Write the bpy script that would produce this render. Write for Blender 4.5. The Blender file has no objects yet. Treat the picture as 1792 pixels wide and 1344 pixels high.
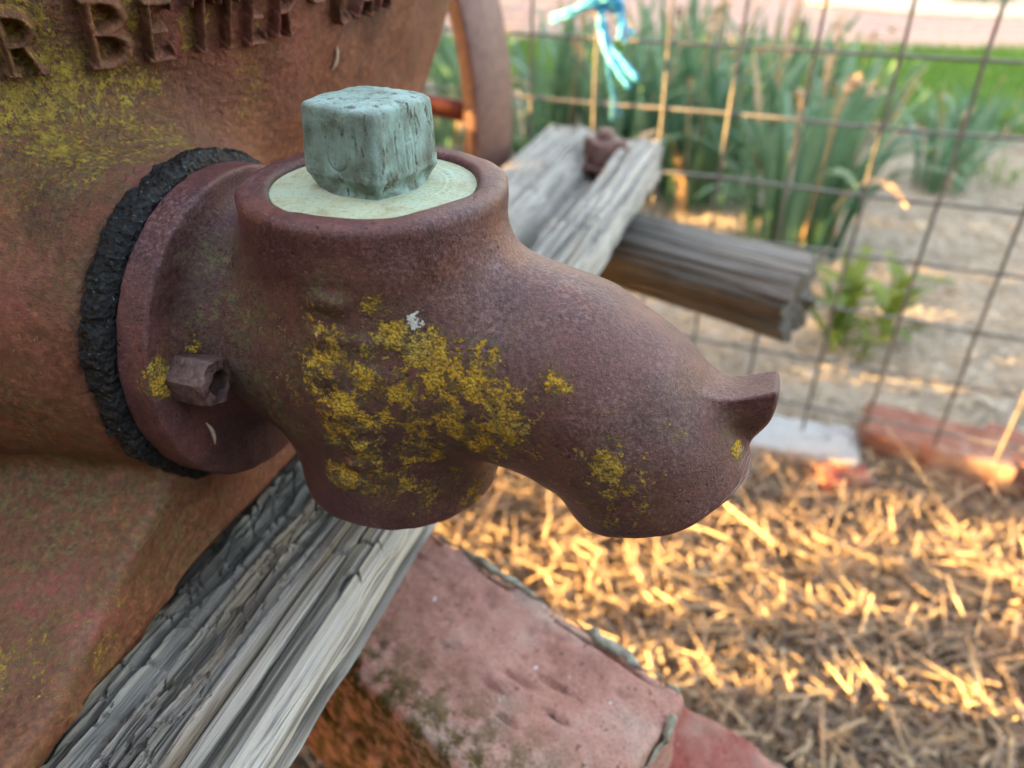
import bpy, bmesh, math, random
import numpy as np
from mathutils import Vector, Matrix

# ------------------------------------------------------------------ camera, sky, sun, exposure
S = bpy.context.scene
COL = S.collection
FPX = 1300.0                       # focal length in pixels of the 1792 px wide photograph
PITCH = math.radians(33.3)
CP, SP = math.cos(PITCH), math.sin(PITCH)
GROUND = -0.76                     # the camera is the origin, 0.76 m above the mulch

cam = bpy.data.cameras.new('camera')
cam.sensor_width = 36.0
cam.lens = 36.0 * FPX / 1792.0
cam.clip_start, cam.clip_end = 0.01, 500.0
cam.dof.use_dof = True
cam.dof.focus_distance = 0.264
cam.dof.aperture_fstop = 6.8
cam_ob = bpy.data.objects.new('camera', cam)
COL.objects.link(cam_ob)
cam_ob.rotation_euler = (math.radians(90) - PITCH, 0, 0)
S.camera = cam_ob
S.cycles.denoising_prefilter = 'ACCURATE'
S.cycles.sample_clamp_indirect = 4.0

SUN_EL = math.radians(11.0)
SUN_H = Vector((-0.998, 0.06, 0)).normalized()          # horizontal direction towards the sun
to_sun = Vector((SUN_H.x * math.cos(SUN_EL), SUN_H.y * math.cos(SUN_EL), math.sin(SUN_EL)))

world = bpy.data.worlds.new('World')
S.world = world
world.use_nodes = True
wn = world.node_tree
bg = wn.nodes['Background']
sky = wn.nodes.new('ShaderNodeTexSky')
sky.sky_type = 'NISHITA'
sky.sun_disc = False
sky.sun_elevation = SUN_EL
sky.sun_rotation = math.atan2(SUN_H.x, SUN_H.y)
sky.air_density = 1.0
sky.dust_density = 4.0
sky.ozone_density = 0.6
wb = wn.nodes.new('ShaderNodeMix')                    # daylight white balance, the same over the whole sky
wb.data_type = 'RGBA'; wb.blend_type = 'MULTIPLY'
wb.inputs[0].default_value = 1.0
wb.inputs[7].default_value = (1.19, 0.985, 0.84, 1)
wn.links.new(sky.outputs[0], wb.inputs[6])
wn.links.new(wb.outputs[2], bg.inputs[0])
bg.inputs[1].default_value = 0.15

sun = bpy.data.lights.new('sun', 'SUN')
sun.energy = 5.0
sun.angle = math.radians(0.53)
sun.color = (1.0, 0.60, 0.20)
sun_ob = bpy.data.objects.new('sun', sun)
COL.objects.link(sun_ob)
sun_ob.rotation_euler = to_sun.to_track_quat('Z', 'Y').to_euler()

vs = S.view_settings
vs.view_transform = 'Standard'
vs.look = 'None'
vs.exposure = 3.8
vs.gamma = 1.0
vs.use_curve_mapping = False

# ------------------------------------------------------------------ pixel -> ray helpers
def ray(u, v):
    a = (u - 896) / FPX
    b = (672 - v) / FPX
    return np.array([a, CP + b * SP, -SP + b * CP])

def at_z(u, v, z):
    r = ray(u, v)
    return r * (z / r[2])

def project(P):
    zc = P[:, 1] * CP - P[:, 2] * SP
    up = P[:, 1] * SP + P[:, 2] * CP
    return 896 + FPX * P[:, 0] / zc, 672 - FPX * up / zc, zc

# pump frame: x along the pipe axis, y along the timber, z up; origin on the barrel axis
A = math.radians(18.5)
CA, SA = math.cos(A), math.sin(A)
O = np.array([-0.0498, 0.2647, 0.0])
XL = np.array([CA, -SA, 0.0])
YL = np.array([SA, CA, 0.0])
def to_world(L):
    L = np.asarray(L, float)
    return O + L[..., 0:1] * XL + L[..., 1:2] * YL + L[..., 2:3] * np.array([0, 0, 1.0])
def to_local(P):
    Q = np.asarray(P, float) - O
    return np.stack([Q @ XL, Q @ YL, Q[..., 2]], -1)

# ------------------------------------------------------------------ noise in numpy
def hash3(i, j, k, seed=0):
    h = (i.astype(np.int64) * 73856093) ^ (j.astype(np.int64) * 19349663) ^ (k.astype(np.int64) * 83492791) ^ (seed * 2654435761)
    h = (h ^ (h >> 13)) * 1274126177
    h = (h ^ (h >> 16)) & 0xFFFFFF
    return h.astype(np.float64) / 0xFFFFFF

def vnoise(x, y, z, seed=0):
    x, y, z = np.broadcast_arrays(np.asarray(x, float), np.asarray(y, float), np.asarray(z, float))
    i, j, k = np.floor(x), np.floor(y), np.floor(z)
    fx, fy, fz = x - i, y - j, z - k
    fx, fy, fz = fx * fx * (3 - 2 * fx), fy * fy * (3 - 2 * fy), fz * fz * (3 - 2 * fz)
    r = 0
    for a in (0, 1):
        wx = fx if a else 1 - fx
        for b in (0, 1):
            wy = fy if b else 1 - fy
            for c in (0, 1):
                wz = fz if c else 1 - fz
                r = r + wx * wy * wz * hash3(i + a, j + b, k + c, seed)
    return r * 2 - 1

def fbm(x, y, z, o=4, seed=0, g=0.5):
    r, a, f = 0, 1.0, 1.0
    for n in range(o):
        r = r + a * vnoise(x * f + 17.3 * n, y * f - 9.1 * n, z * f + 4.7 * n, seed + n)
        a *= g; f *= 2.03
    return r

def worley(x, y, seed=0):
    i, j = np.floor(x), np.floor(y)
    f1 = np.full(x.shape, 9.0); f2 = np.full(x.shape, 9.0)
    for a in (-1, 0, 1):
        for b in (-1, 0, 1):
            px = i + a + 0.15 + 0.7 * hash3(i + a, j + b, i * 0, seed)
            py = j + b + 0.15 + 0.7 * hash3(i + a, j + b, i * 0, seed + 5)
            d = np.hypot(x - px, y - py)
            f2 = np.where(d < f1, f1, np.minimum(f2, d))
            f1 = np.minimum(f1, d)
    return f1, f2

def smin(a, b, k):
    h = np.clip(0.5 + 0.5 * (b - a) / k, 0, 1)
    return b + (a - b) * h - k * h * (1 - h)
def smax(a, b, k):
    return -smin(-a, -b, k)
def sstep(a, b, x):
    t = np.clip((x - a) / (b - a), 0, 1)
    return t * t * (3 - 2 * t)

# ------------------------------------------------------------------ surface nets
def nets(fn, lo, hi, h, newton=2):
    lo = np.array(lo, float); hi = np.array(hi, float)
    n = np.ceil((hi - lo) / h).astype(int) + 1
    ax = [lo[d] + h * np.arange(n[d]) for d in range(3)]
    F = np.empty(n)
    step = max(1, int(2e6 // (n[1] * n[2])))
    for s in range(0, n[0], step):
        X, Y, Z = np.meshgrid(ax[0][s:s + step], ax[1], ax[2], indexing='ij')
        F[s:s + step] = fn(X, Y, Z)
    sg = F < 0
    c = [sg[a:n[0] - 1 + a, b:n[1] - 1 + b, d:n[2] - 1 + d] for a in (0, 1) for b in (0, 1) for d in (0, 1)]
    cnt = sum(x.astype(np.int8) for x in c)
    act = (cnt > 0) & (cnt < 8)
    idx = -np.ones(act.shape, np.int64)
    ijk = np.argwhere(act)
    idx[act] = np.arange(len(ijk))
    cor = [(a, b, d) for a in (0, 1) for b in (0, 1) for d in (0, 1)]
    V = np.stack([F[ijk[:, 0] + a, ijk[:, 1] + b, ijk[:, 2] + d] for a, b, d in cor], 1)
    acc = np.zeros((len(ijk), 3)); w = np.zeros(len(ijk))
    for p in range(8):
        for q in range(p + 1, 8):
            if sum(abs(np.array(cor[p]) - np.array(cor[q]))) != 1:
                continue
            m = (V[:, p] < 0) != (V[:, q] < 0)
            t = np.where(m, V[:, p] / np.where(m, V[:, p] - V[:, q], 1), 0)
            pt = np.array(cor[p])[None] + t[:, None] * (np.array(cor[q]) - np.array(cor[p]))[None]
            acc += pt * m[:, None]; w += m
    P = lo + h * (ijk + acc / w[:, None])
    quads = []
    for d in range(3):
        e1, e2 = (d + 1) % 3, (d + 2) % 3
        sl0 = [slice(None)] * 3; sl1 = [slice(None)] * 3
        sl0[d] = slice(0, n[d] - 1); sl1[d] = slice(1, n[d])
        for e in (e1, e2):
            sl0[e] = slice(1, n[e] - 1); sl1[e] = slice(1, n[e] - 1)
        s0, s1 = sg[tuple(sl0)], sg[tuple(sl1)]
        ch = np.argwhere(s0 != s1)
        if len(ch) == 0: continue
        flip = s0[tuple(ch.T)]
        base = ch.copy(); base[:, e1] += 1; base[:, e2] += 1
        def cell(o1, o2):
            b = base.copy(); b[:, e1] += o1; b[:, e2] += o2
            return idx[tuple(b.T)]
        q = np.stack([cell(-1, -1), cell(0, -1), cell(0, 0), cell(-1, 0)], 1)
        q[~flip] = q[~flip][:, ::-1]
        quads.append(q)
    Q = np.concatenate(quads)
    Q = Q[(Q >= 0).all(1)]
    def grad(P, e):
        g = np.empty_like(P)
        for d in range(3):
            a = P.copy(); b = P.copy(); a[:, d] += e; b[:, d] -= e
            g[:, d] = (fn(a[:, 0], a[:, 1], a[:, 2]) - fn(b[:, 0], b[:, 1], b[:, 2])) / (2 * e)
        return g
    for _ in range(newton):
        g = grad(P, h * 0.3)
        f = fn(P[:, 0], P[:, 1], P[:, 2])
        st = -(f / np.maximum((g * g).sum(1), 0.2))[:, None] * g
        L = np.linalg.norm(st, axis=1)
        st *= np.minimum(1, 0.6 * h / np.maximum(L, 1e-12))[:, None]
        P = P + st
    g = grad(P, h * 0.5)
    N = g / np.maximum(np.linalg.norm(g, axis=1), 1e-9)[:, None]
    return P, Q, N

# ------------------------------------------------------------------ object helpers
def props(o, label=None, cat=None, group=None, kind=None):
    if label: o['label'] = label
    if cat: o['category'] = cat
    if group: o['group'] = group
    if kind: o['kind'] = kind
    return o

def link(name, mesh, mat=None, parent=None):
    o = bpy.data.objects.new(name, mesh)
    COL.objects.link(o)
    if mat is not None and len(mesh.materials) == 0:
        mesh.materials.append(mat)
    if parent is not None:
        o.parent = parent
    return o

def mesh_np(name, P, F, smooth=True, N=None, attrs=None):
    me = bpy.data.meshes.new(name)
    P = np.asarray(P, np.float32)
    if isinstance(F, np.ndarray):
        k = F.shape[1]
        me.vertices.add(len(P)); me.vertices.foreach_set('co', P.ravel())
        me.loops.add(F.size); me.loops.foreach_set('vertex_index', F.astype(np.int32).ravel())
        me.polygons.add(len(F))
        me.polygons.foreach_set('loop_start', np.arange(0, F.size, k, dtype=np.int32))
        me.polygons.foreach_set('loop_total', np.full(len(F), k, np.int32))
        me.update(calc_edges=True)
    else:
        me.from_pydata(P.tolist(), [], F)
    me.validate()
    if smooth:
        me.polygons.foreach_set('use_smooth', np.ones(len(me.polygons), bool))
    if attrs:
        for k_, v_ in attrs.items():
            at = me.attributes.new(k_, 'FLOAT', 'POINT')
            at.data.foreach_set('value', np.asarray(v_, np.float32))
    if N is not None and len(N) == len(me.vertices):
        me.normals_split_custom_set_from_vertices(np.asarray(N, np.float32).tolist())
    return me

def empty(name, loc, rz=0.0):
    o = bpy.data.objects.new(name, None)
    o.empty_display_size = 0.05
    COL.objects.link(o)
    o.location = loc
    o.rotation_euler = (0, 0, rz)
    return o

def tube_np(pts, rad, sides=8, cap=True):
    pts = np.asarray(pts, float)
    n = len(pts)
    rad = np.broadcast_to(np.asarray(rad, float), (n,))
    T = np.gradient(pts, axis=0)
    T /= np.linalg.norm(T, axis=1)[:, None]
    ref = np.array([0, 0, 1.0]) if abs(T[0][2]) < 0.9 else np.array([1.0, 0, 0])
    V = []
    u = np.cross(T[0], ref); u /= np.linalg.norm(u)
    th = np.arange(sides) * 2 * np.pi / sides
    for i in range(n):
        u = u - T[i] * (u @ T[i]); u /= np.linalg.norm(u)
        w = np.cross(T[i], u)
        V.append(pts[i] + rad[i] * (np.outer(np.cos(th), u) + np.outer(np.sin(th), w)))
    V = np.concatenate(V)
    F = []
    for i in range(n - 1):
        for s in range(sides):
            t = (s + 1) % sides
            F.append((i * sides + s, i * sides + t, (i + 1) * sides + t, (i + 1) * sides + s))
    if cap:
        F.append(tuple(range(sides))[::-1])
        F.append(tuple((n - 1) * sides + s for s in range(sides)))
    return V, F

def merge(parts):
    V, F, k = [], [], 0
    for v, f in parts:
        V.append(np.asarray(v)); F += [tuple(i + k for i in q) for q in f]; k += len(v)
    return np.concatenate(V), F

def lathe(profile, n, axis='x', closed=False):
    """profile: list of (along, radius); returns verts/quads"""
    pr = np.asarray(profile, float)
    th = np.arange(n) * 2 * np.pi / n
    m = len(pr)
    al = np.repeat(pr[:, 0], n); r = np.repeat(pr[:, 1], n); t = np.tile(th, m)
    if axis == 'x':
        P = np.stack([al, r * np.cos(t), r * np.sin(t)], 1)
    else:
        P = np.stack([r * np.cos(t), r * np.sin(t), al], 1)
    Q = []
    I = np.arange(n); J = (I + 1) % n
    rows = range(m if closed else m - 1)
    for a in rows:
        b = (a + 1) % m
        Q.append(np.stack([a * n + I, a * n + J, b * n + J, b * n + I], 1))
    return P, np.concatenate(Q)

# ------------------------------------------------------------------ material helper
class Mat:
    def __init__(self, name, rough=0.6, spec=0.5):
        self.m = bpy.data.materials.new(name)
        self.m.use_nodes = True
        self.t = self.m.node_tree
        self.b = self.t.nodes['Principled BSDF']
        self.b.inputs['Roughness'].default_value = rough
        self.b.inputs['Specular IOR Level'].default_value = spec
        self._co = None
    def n(self, ty, **kw):
        nd = self.t.nodes.new('ShaderNode' + ty)
        for k, v in kw.items():
            setattr(nd, k, v)
        return nd
    def l(self, a, b):
        self.t.links.new(a, b)
    def co(self, scale=(1, 1, 1), rot=(0, 0, 0), loc=(0, 0, 0)):
        if self._co is None:
            self._co = self.n('TexCoord').outputs['Object']
        mp = self.n('Mapping')
        mp.inputs['Scale'].default_value = scale
        mp.inputs['Rotation'].default_value = rot
        mp.inputs['Location'].default_value = loc
        self.l(self._co, mp.inputs[0])
        return mp.outputs[0]
    def noise(self, scale, detail=4, rough=0.55, vec=None, dist=0.0):
        nd = self.n('TexNoise')
        nd.inputs['Scale'].default_value = scale
        nd.inputs['Detail'].default_value = detail
        nd.inputs['Roughness'].default_value = rough
        nd.inputs['Distortion'].default_value = dist
        self.l(vec if vec is not None else self.co(), nd.inputs['Vector'])
        return nd.outputs[0]
    def voronoi(self, scale, vec=None, feature='F1', out='Distance', rnd=1.0):
        nd = self.n('TexVoronoi', feature=feature)
        nd.inputs['Scale'].default_value = scale
        if 'Randomness' in nd.inputs: nd.inputs['Randomness'].default_value = rnd
        self.l(vec if vec is not None else self.co(), nd.inputs['Vector'])
        return nd.outputs[out]
    def ramp(self, fac, stops):
        nd = self.n('ValToRGB')
        cr = nd.color_ramp
        while len(cr.elements) < len(stops): cr.elements.new(0.5)
        for e, (p, c) in zip(cr.elements, stops):
            e.position = p
            e.color = (c[0], c[1], c[2], 1) if hasattr(c, '__len__') else (c, c, c, 1)
        self.l(fac, nd.inputs[0])
        return nd.outputs[0]
    def mix(self, fac, a, b, mode='MIX'):
        nd = self.n('Mix', data_type='RGBA', blend_type=mode)
        for s, v in ((0, fac), (6, a), (7, b)):
            if isinstance(v, (int, float)): nd.inputs[s].default_value = v
            elif isinstance(v, tuple): nd.inputs[s].default_value = (*v, 1)
            else: self.l(v, nd.inputs[s])
        return nd.outputs[2]
    def math(self, op, a, b=None, c=None, clamp=False):
        nd = self.n('Math', operation=op, use_clamp=clamp)
        for i, v in enumerate((a, b, c)):
            if v is None: continue
            if isinstance(v, (int, float)): nd.inputs[i].default_value = v
            else: self.l(v, nd.inputs[i])
        return nd.outputs[0]
    def attr(self, name):
        nd = self.n('Attribute'); nd.attribute_name = name
        return nd.outputs['Fac']
    def rnd(self):
        return self.n('ObjectInfo').outputs['Random']
    def map(self, v, a, b, c=0.0, d=1.0):
        nd = self.n('MapRange', interpolation_type='SMOOTHSTEP')
        self.l(v, nd.inputs[0])
        for i, x in enumerate((a, b, c, d)): nd.inputs[i + 1].default_value = x
        return nd.outputs[0]
    def bump(self, h, strength, dist, prev=None):
        nd = self.n('Bump')
        nd.inputs['Strength'].default_value = strength
        nd.inputs['Distance'].default_value = dist
        self.l(h, nd.inputs['Height'])
        if prev is not None: self.l(prev, nd.inputs['Normal'])
        return nd.outputs[0]
    def out(self, color=None, rough=None, normal=None):
        if color is not None:
            if isinstance(color, tuple): self.b.inputs['Base Color'].default_value = (*color, 1)
            else: self.l(color, self.b.inputs['Base Color'])
        if rough is not None:
            if isinstance(rough, (int, float)): self.b.inputs['Roughness'].default_value = rough
            else: self.l(rough, self.b.inputs['Roughness'])
        if normal is not None: self.l(normal, self.b.inputs['Normal'])
        return self.m

# ------------------------------------------------------------------ materials
def mat_casting():
    m = Mat('rusted_cast_iron', 0.5, 0.4)
    n1 = m.noise(42, 4, 0.6)
    n2 = m.noise(620, 5, 0.72)
    n3 = m.noise(1700, 3, 0.65)
    base = m.ramp(n1, [(0.30, (0.034, 0.015, 0.017)), (0.44, (0.074, 0.030, 0.028)), (0.56, (0.108, 0.042, 0.034)), (0.68, (0.145, 0.057, 0.038)), (0.82, (0.20, 0.073, 0.033))])
    spk = m.ramp(n2, [(0.36, (0.010, 0.006, 0.008)), (0.48, (0.070, 0.029, 0.028)), (0.58, (0.140, 0.060, 0.052)), (0.70, (0.26, 0.145, 0.125))])
    col = m.mix(0.45, base, spk)
    col = m.mix(m.math('MULTIPLY', m.map(n3, 0.57, 0.66), 0.6), col, (0.014, 0.008, 0.011))
    col = m.mix(m.math('MULTIPLY', m.map(n3, 0.40, 0.33), 0.5), col, (0.22, 0.14, 0.13))
    pit = m.map(m.voronoi(260), 0.30, 0.12)
    pit = m.math('MULTIPLY', pit, m.map(m.noise(38, 3, .6), 0.55, 0.66))
    col = m.mix(m.math('MULTIPLY', pit, 0.6), col, (0.02, 0.011, 0.013))
    col = m.mix(1.0, col, (1.08, 0.93, 0.98), 'MULTIPLY')
    # pale flecks and dusty bloom
    bloom = m.math('MULTIPLY', m.map(m.noise(17, 3, 0.6), 0.45, 0.7), m.map(n2, 0.45, 0.62))
    col = m.mix(m.math('MULTIPLY', bloom, 0.4), col, (0.24, 0.18, 0.20))
    # fresh orange rust
    orange = m.math('MULTIPLY', m.attr('orange'), m.map(m.noise(120, 4, 0.6), 0.35, 0.65))
    col = m.mix(m.math('MULTIPLY', orange, 0.7), col, m.mix(m.map(n2, 0.4, 0.6), (0.10, 0.034, 0.016), (0.24, 0.085, 0.032)))
    # olive film of algae
    ol = m.math('MULTIPLY', m.attr('olive'), m.map(m.noise(260, 5, 0.7), 0.36, 0.62))
    col = m.mix(ol, col, m.ramp(m.noise(420, 4, .7), [(0.35, (0.035, 0.032, 0.014)), (0.5, (0.10, 0.088, 0.036)), (0.66, (0.20, 0.17, 0.075))]))
    # yellow lichen
    ln = m.math('ADD', m.math('MULTIPLY', m.noise(150, 6, 0.72), 0.52), m.math('MULTIPLY', m.noise(560, 4, 0.7), 0.48))
    ln = m.map(ln, 0.30, 0.70)
    li = m.map(m.math('ADD', ln, m.math('MULTIPLY', m.attr('lichen'), 0.84)), 0.97, 1.18)
    grain = m.voronoi(900)
    yc = m.ramp(m.noise(150, 4, 0.6), [(0.30, (0.13, 0.095, 0.022)), (0.43, (0.34, 0.205, 0.022)), (0.55, (0.54, 0.315, 0.018)), (0.72, (0.64, 0.43, 0.04))])
    yc = m.mix(m.math('MULTIPLY', m.map(m.noise(48, 3, .6), 0.45, 0.62), 0.7), yc, m.ramp(m.noise(300, 4, .7), [(0.35, (0.17, 0.13, 0.04)), (0.65, (0.42, 0.34, 0.08))]))
    yc = m.mix(m.math('MULTIPLY', m.map(grain, 0.40, 0.80), .8), yc, (0.15, 0.09, 0.02))
    col = m.mix(m.math('MULTIPLY', li, 0.9), col, yc)
    wh = m.map(m.math('ADD', m.noise(500, 3, 0.6), m.math('MULTIPLY', m.attr('white'), 0.6)), 0.80, 0.9)
    col = m.mix(wh, col, (0.52, 0.53, 0.47))
    rough = m.math('ADD', m.math('MULTIPLY', n2, 0.38), 0.20)
    rough = m.math('MAXIMUM', rough, m.math('MULTIPLY', m.math('MAXIMUM', li, ol), 0.9))
    b1 = m.bump(n2, 0.6, 0.0011)
    b2 = m.bump(n3, 0.6, 0.0006, b1)
    b2 = m.bump(m.math('SUBTRACT', 1.0, pit), 0.6, 0.0012, b2)
    b3 = m.bump(m.math('MULTIPLY', li, m.math('ADD', m.math('SUBTRACT', 1.0, grain), 0.8)), 0.7, 0.0012, b2)
    return m.out(col, rough, b3)

def mat_tank():
    m = Mat('rusted_painted_iron', 0.55, 0.4)
    n1 = m.noise(16, 5, 0.65)
    n2 = m.noise(300, 5, 0.72)
    st = m.noise(26, 4, 0.6, m.co((1, 1, 0.22)))
    base = m.ramp(n1, [(0.3, (0.070, 0.026, 0.018)), (0.44, (0.165, 0.053, 0.023)), (0.60, (0.25, 0.082, 0.031)), (0.8, (0.33, 0.125, 0.040))])
    sp = m.ramp(n2, [(0.35, (0.022, 0.012, 0.010)), (0.48, (0.105, 0.040, 0.022)), (0.58, (0.19, 0.075, 0.040)), (0.72, (0.33, 0.155, 0.085))])
    col = m.mix(0.62, base, sp)
    col = m.mix(m.math('MULTIPLY', m.map(m.noise(9, 5, .7), 0.52, 0.66), 0.6), col, (0.045, 0.022, 0.017))
    col = m.mix(m.math('MULTIPLY', m.map(st, 0.5, 0.68), 0.45), col, (0.17, 0.065, 0.055))
    red = m.math('MULTIPLY', m.attr('red'), m.map(m.noise(55, 4, 0.65), 0.40, 0.58))
    col = m.mix(red, col, m.ramp(m.noise(400, 4, .7), [(0.35, (0.16, 0.042, 0.034)), (0.7, (0.33, 0.10, 0.075))]))
    ol = m.math('MULTIPLY', m.attr('olive'), m.map(m.noise(210, 5, 0.75), 0.38, 0.62))
    col = m.mix(ol, col, m.ramp(m.noise(380, 4, .7), [(0.35, (0.042, 0.035, 0.018)), (0.5, (0.11, 0.088, 0.035)), (0.66, (0.20, 0.15, 0.05))]))
    ln = m.math('ADD', m.math('MULTIPLY', m.noise(45, 5, 0.75), 0.36), m.math('MULTIPLY', m.noise(560, 4, 0.7), 0.64))
    ln = m.map(ln, 0.32, 0.68)
    li = m.map(m.math('ADD', ln, m.math('MULTIPLY', m.attr('lichen'), 0.70)), 1.0, 1.2)
    li = m.math('MULTIPLY', li, 0.75)
    col = m.mix(li, col, m.ramp(m.noise(240, 3, 0.6), [(0.33, (0.10, 0.075, 0.018)), (0.5, (0.29, 0.205, 0.02)), (0.72, (0.50, 0.38, 0.035))]))
    rough = m.math('ADD', m.math('MULTIPLY', n2, 0.4), 0.34)
    rough = m.math('MAXIMUM', rough, m.math('MULTIPLY', li, 0.9))
    b1 = m.bump(n2, 0.7, 0.0016)
    b2 = m.bump(m.math('MULTIPLY', m.attr('rough'), m.noise(240, 5, 0.7)), 1.0, 0.0048, b1)
    b3 = m.bump(li, 0.5, 0.0010, b2)
    return m.out(col, rough, b3)

def mat_patina(light=False):
    m = Mat('brass_patina_pale' if light else 'brass_patina', 0.6, 0.4)
    n2 = m.noise(700, 5, 0.75)
    if light:
        n1 = m.noise(80, 6, 0.7)
        col = m.ramp(n1, [(0.3, (0.28, 0.27, 0.16)), (0.42, (0.38, 0.41, 0.27)), (0.55, (0.41, 0.48, 0.345)), (0.7, (0.36, 0.48, 0.38))])
        col = m.mix(m.math('MULTIPLY', m.map(n2, 0.52, 0.66), .7), col, (0.22, 0.20, 0.10))
        col = m.mix(m.map(m.noise(260, 4, .7), 0.66, 0.72), col, (0.12, 0.09, 0.05))
    else:
        n1 = m.noise(75, 5, 0.65)
        st = m.noise(230, 6, 0.75, m.co((1, 1, 0.3)))
        col = m.ramp(n1, [(0.3, (0.10, 0.125, 0.10)), (0.44, (0.17, 0.25, 0.22)), (0.56, (0.225, 0.335, 0.31)), (0.70, (0.32, 0.43, 0.415))])
        col = m.mix(m.map(st, 0.54, 0.62), col, (0.045, 0.045, 0.034))
        col = m.mix(m.math('MULTIPLY', m.map(n2, 0.6, 0.75), 0.6), col, (0.33, 0.47, 0.42))
        dk = m.math('MULTIPLY', m.attr('olive'), m.map(m.noise(140, 4, 0.65), 0.38, 0.62))
        col = m.mix(m.math('MULTIPLY', dk, 0.85), col, (0.065, 0.055, 0.032))
    nb = m.bump(n2, 0.7, 0.0010)
    return m.out(col, 0.62, nb)

def mat_rubber():
    m = Mat('perished_rubber', 0.55, 0.45)
    col = m.ramp(m.noise(260, 4, 0.7), [(0.35, (0.0015, 0.002, 0.0025)), (0.6, (0.004, 0.005, 0.0065)), (0.8, (0.022, 0.028, 0.036))])
    col = m.mix(m.map(m.noise(620, 2, 0.6), 0.66, 0.72), col, (0.16, 0.18, 0.21))  # pale bluish specks put into the colour as glints
    return m.out(col, m.ramp(m.noise(300, 3), [(0.3, 0.22), (0.7, 0.75)]), m.bump(m.voronoi(420), 0.9, 0.002, m.bump(m.noise(520, 5, 0.75), 1.0, 0.0028)))

def mat_wood(name, pale=1.0, warm=0.0):
    m = Mat(name, 0.9, 0.12)
    gr = m.noise(190, 5, 0.68, m.co((1, 0.016, 1)))
    fine = m.noise(420, 4, 0.68, m.co((1, 0.016, 1)))
    big = m.noise(45, 4, 0.6, m.co((1, 0.12, 1)))
    p_ = pale
    col = m.ramp(gr, [(0.36, (0.035 * p_, 0.034 * p_, 0.033 * p_)), (0.45, (0.18 * p_, 0.176 * p_, 0.17 * p_)), (0.56, (0.33 * p_, 0.325 * p_, 0.315 * p_)), (0.72, (0.50 * p_, 0.495 * p_, 0.48 * p_))])
    tan = m.ramp(fine, [(0.35, (0.13 * p_, 0.098 * p_, 0.066 * p_)), (0.65, (0.42 * p_, 0.34 * p_, 0.25 * p_))])
    col = m.mix(m.math('MULTIPLY', m.map(big, 0.45, 0.62), 0.55 + warm), col, tan)
    col = m.mix(m.math('MULTIPLY', m.map(fine, 0.56, 0.66), 0.75), col, (0.045, 0.042, 0.04))
    col = m.mix(m.math('MULTIPLY', m.attr('darkening'), m.map(m.noise(130, 4, 0.6, m.co((1, .3, 1))), 0.3, 0.55)), col, (0.06, 0.057, 0.055))
    bl_ = m.ramp(fine, [(0.34, (0.14, 0.138, 0.135)), (0.44, (0.42, 0.418, 0.41)), (0.58, (0.56, 0.558, 0.55)), (0.72, (0.64, 0.638, 0.63))])
    col = m.mix(m.math('MULTIPLY', m.attr('bleach'), 0.85), col, bl_)
    col = m.mix(1.0, col, (1.0, 0.955, 0.875), 'MULTIPLY')
    b = m.bump(fine, 0.8, 0.0022)
    b = m.bump(m.noise(1100, 3, 0.6, m.co((1, 0.06, 1))), 0.5, 0.0008, b)
    return m.out(col, 0.85, b)

def mat_brick(name, c0, c1, c2):
    m = Mat(name, 0.88, 0.2)
    g = m.noise(650, 5, 0.75)
    col = m.ramp(m.noise(24, 6, 0.7), [(0.3, c0), (0.5, c1), (0.72, c2)])
    col = m.mix(m.math('MULTIPLY', m.map(m.noise(12, 4, 0.6), 0.46, 0.66), 0.6), col, (0.40, 0.31, 0.25))
    col = m.mix(m.math('MULTIPLY', m.map(g, 0.54, 0.64), 0.55), col, tuple(x * .35 for x in c0))
    col = m.mix(m.math('MULTIPLY', m.map(g, 0.44, 0.36), 0.4), col, tuple(min(1, x * 1.35) for x in c2))
    col = m.mix(m.math('MULTIPLY', m.map(m.noise(170, 4, 0.7), 0.60, 0.67), 0.85), col, (0.075, 0.05, 0.042))
    col = m.mix(m.map(m.noise(110, 3, 0.55), 0.71, 0.74), col, (0.60, 0.59, 0.57))
    moss = m.math('MULTIPLY', m.attr('olive'), m.map(m.noise(90, 4, 0.7), 0.38, 0.6))
    col = m.mix(moss, col, m.ramp(m.noise(200, 3), [(0.35, (0.045, 0.035, 0.012)), (0.7, (0.15, 0.10, 0.03))]))
    b = m.bump(m.noise(170, 4, 0.7), 0.6, 0.002)
    b = m.bump(g, 0.8, 0.0012, b)
    return m.out(col, 0.9, b)

def mat_mortar():
    m = Mat('old_mortar', 0.9, 0.2)
    col = m.ramp(m.noise(180, 5, 0.7), [(0.3, (0.12, 0.115, 0.075)), (0.5, (0.27, 0.26, 0.20)), (0.75, (0.45, 0.43, 0.37))])
    return m.out(col, 0.92, m.bump(m.noise(500, 4, 0.7), 0.8, 0.001))

def mat_straw(name, stops):
    m = Mat(name, 0.55, 0.4)
    at = m.attr('tone')
    col = m.ramp(at, stops)
    m.b.inputs['Transmission Weight'].default_value = 0.0
    return m.out(col, m.math('ADD', m.math('MULTIPLY', at, 0.25), 0.38))

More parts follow.
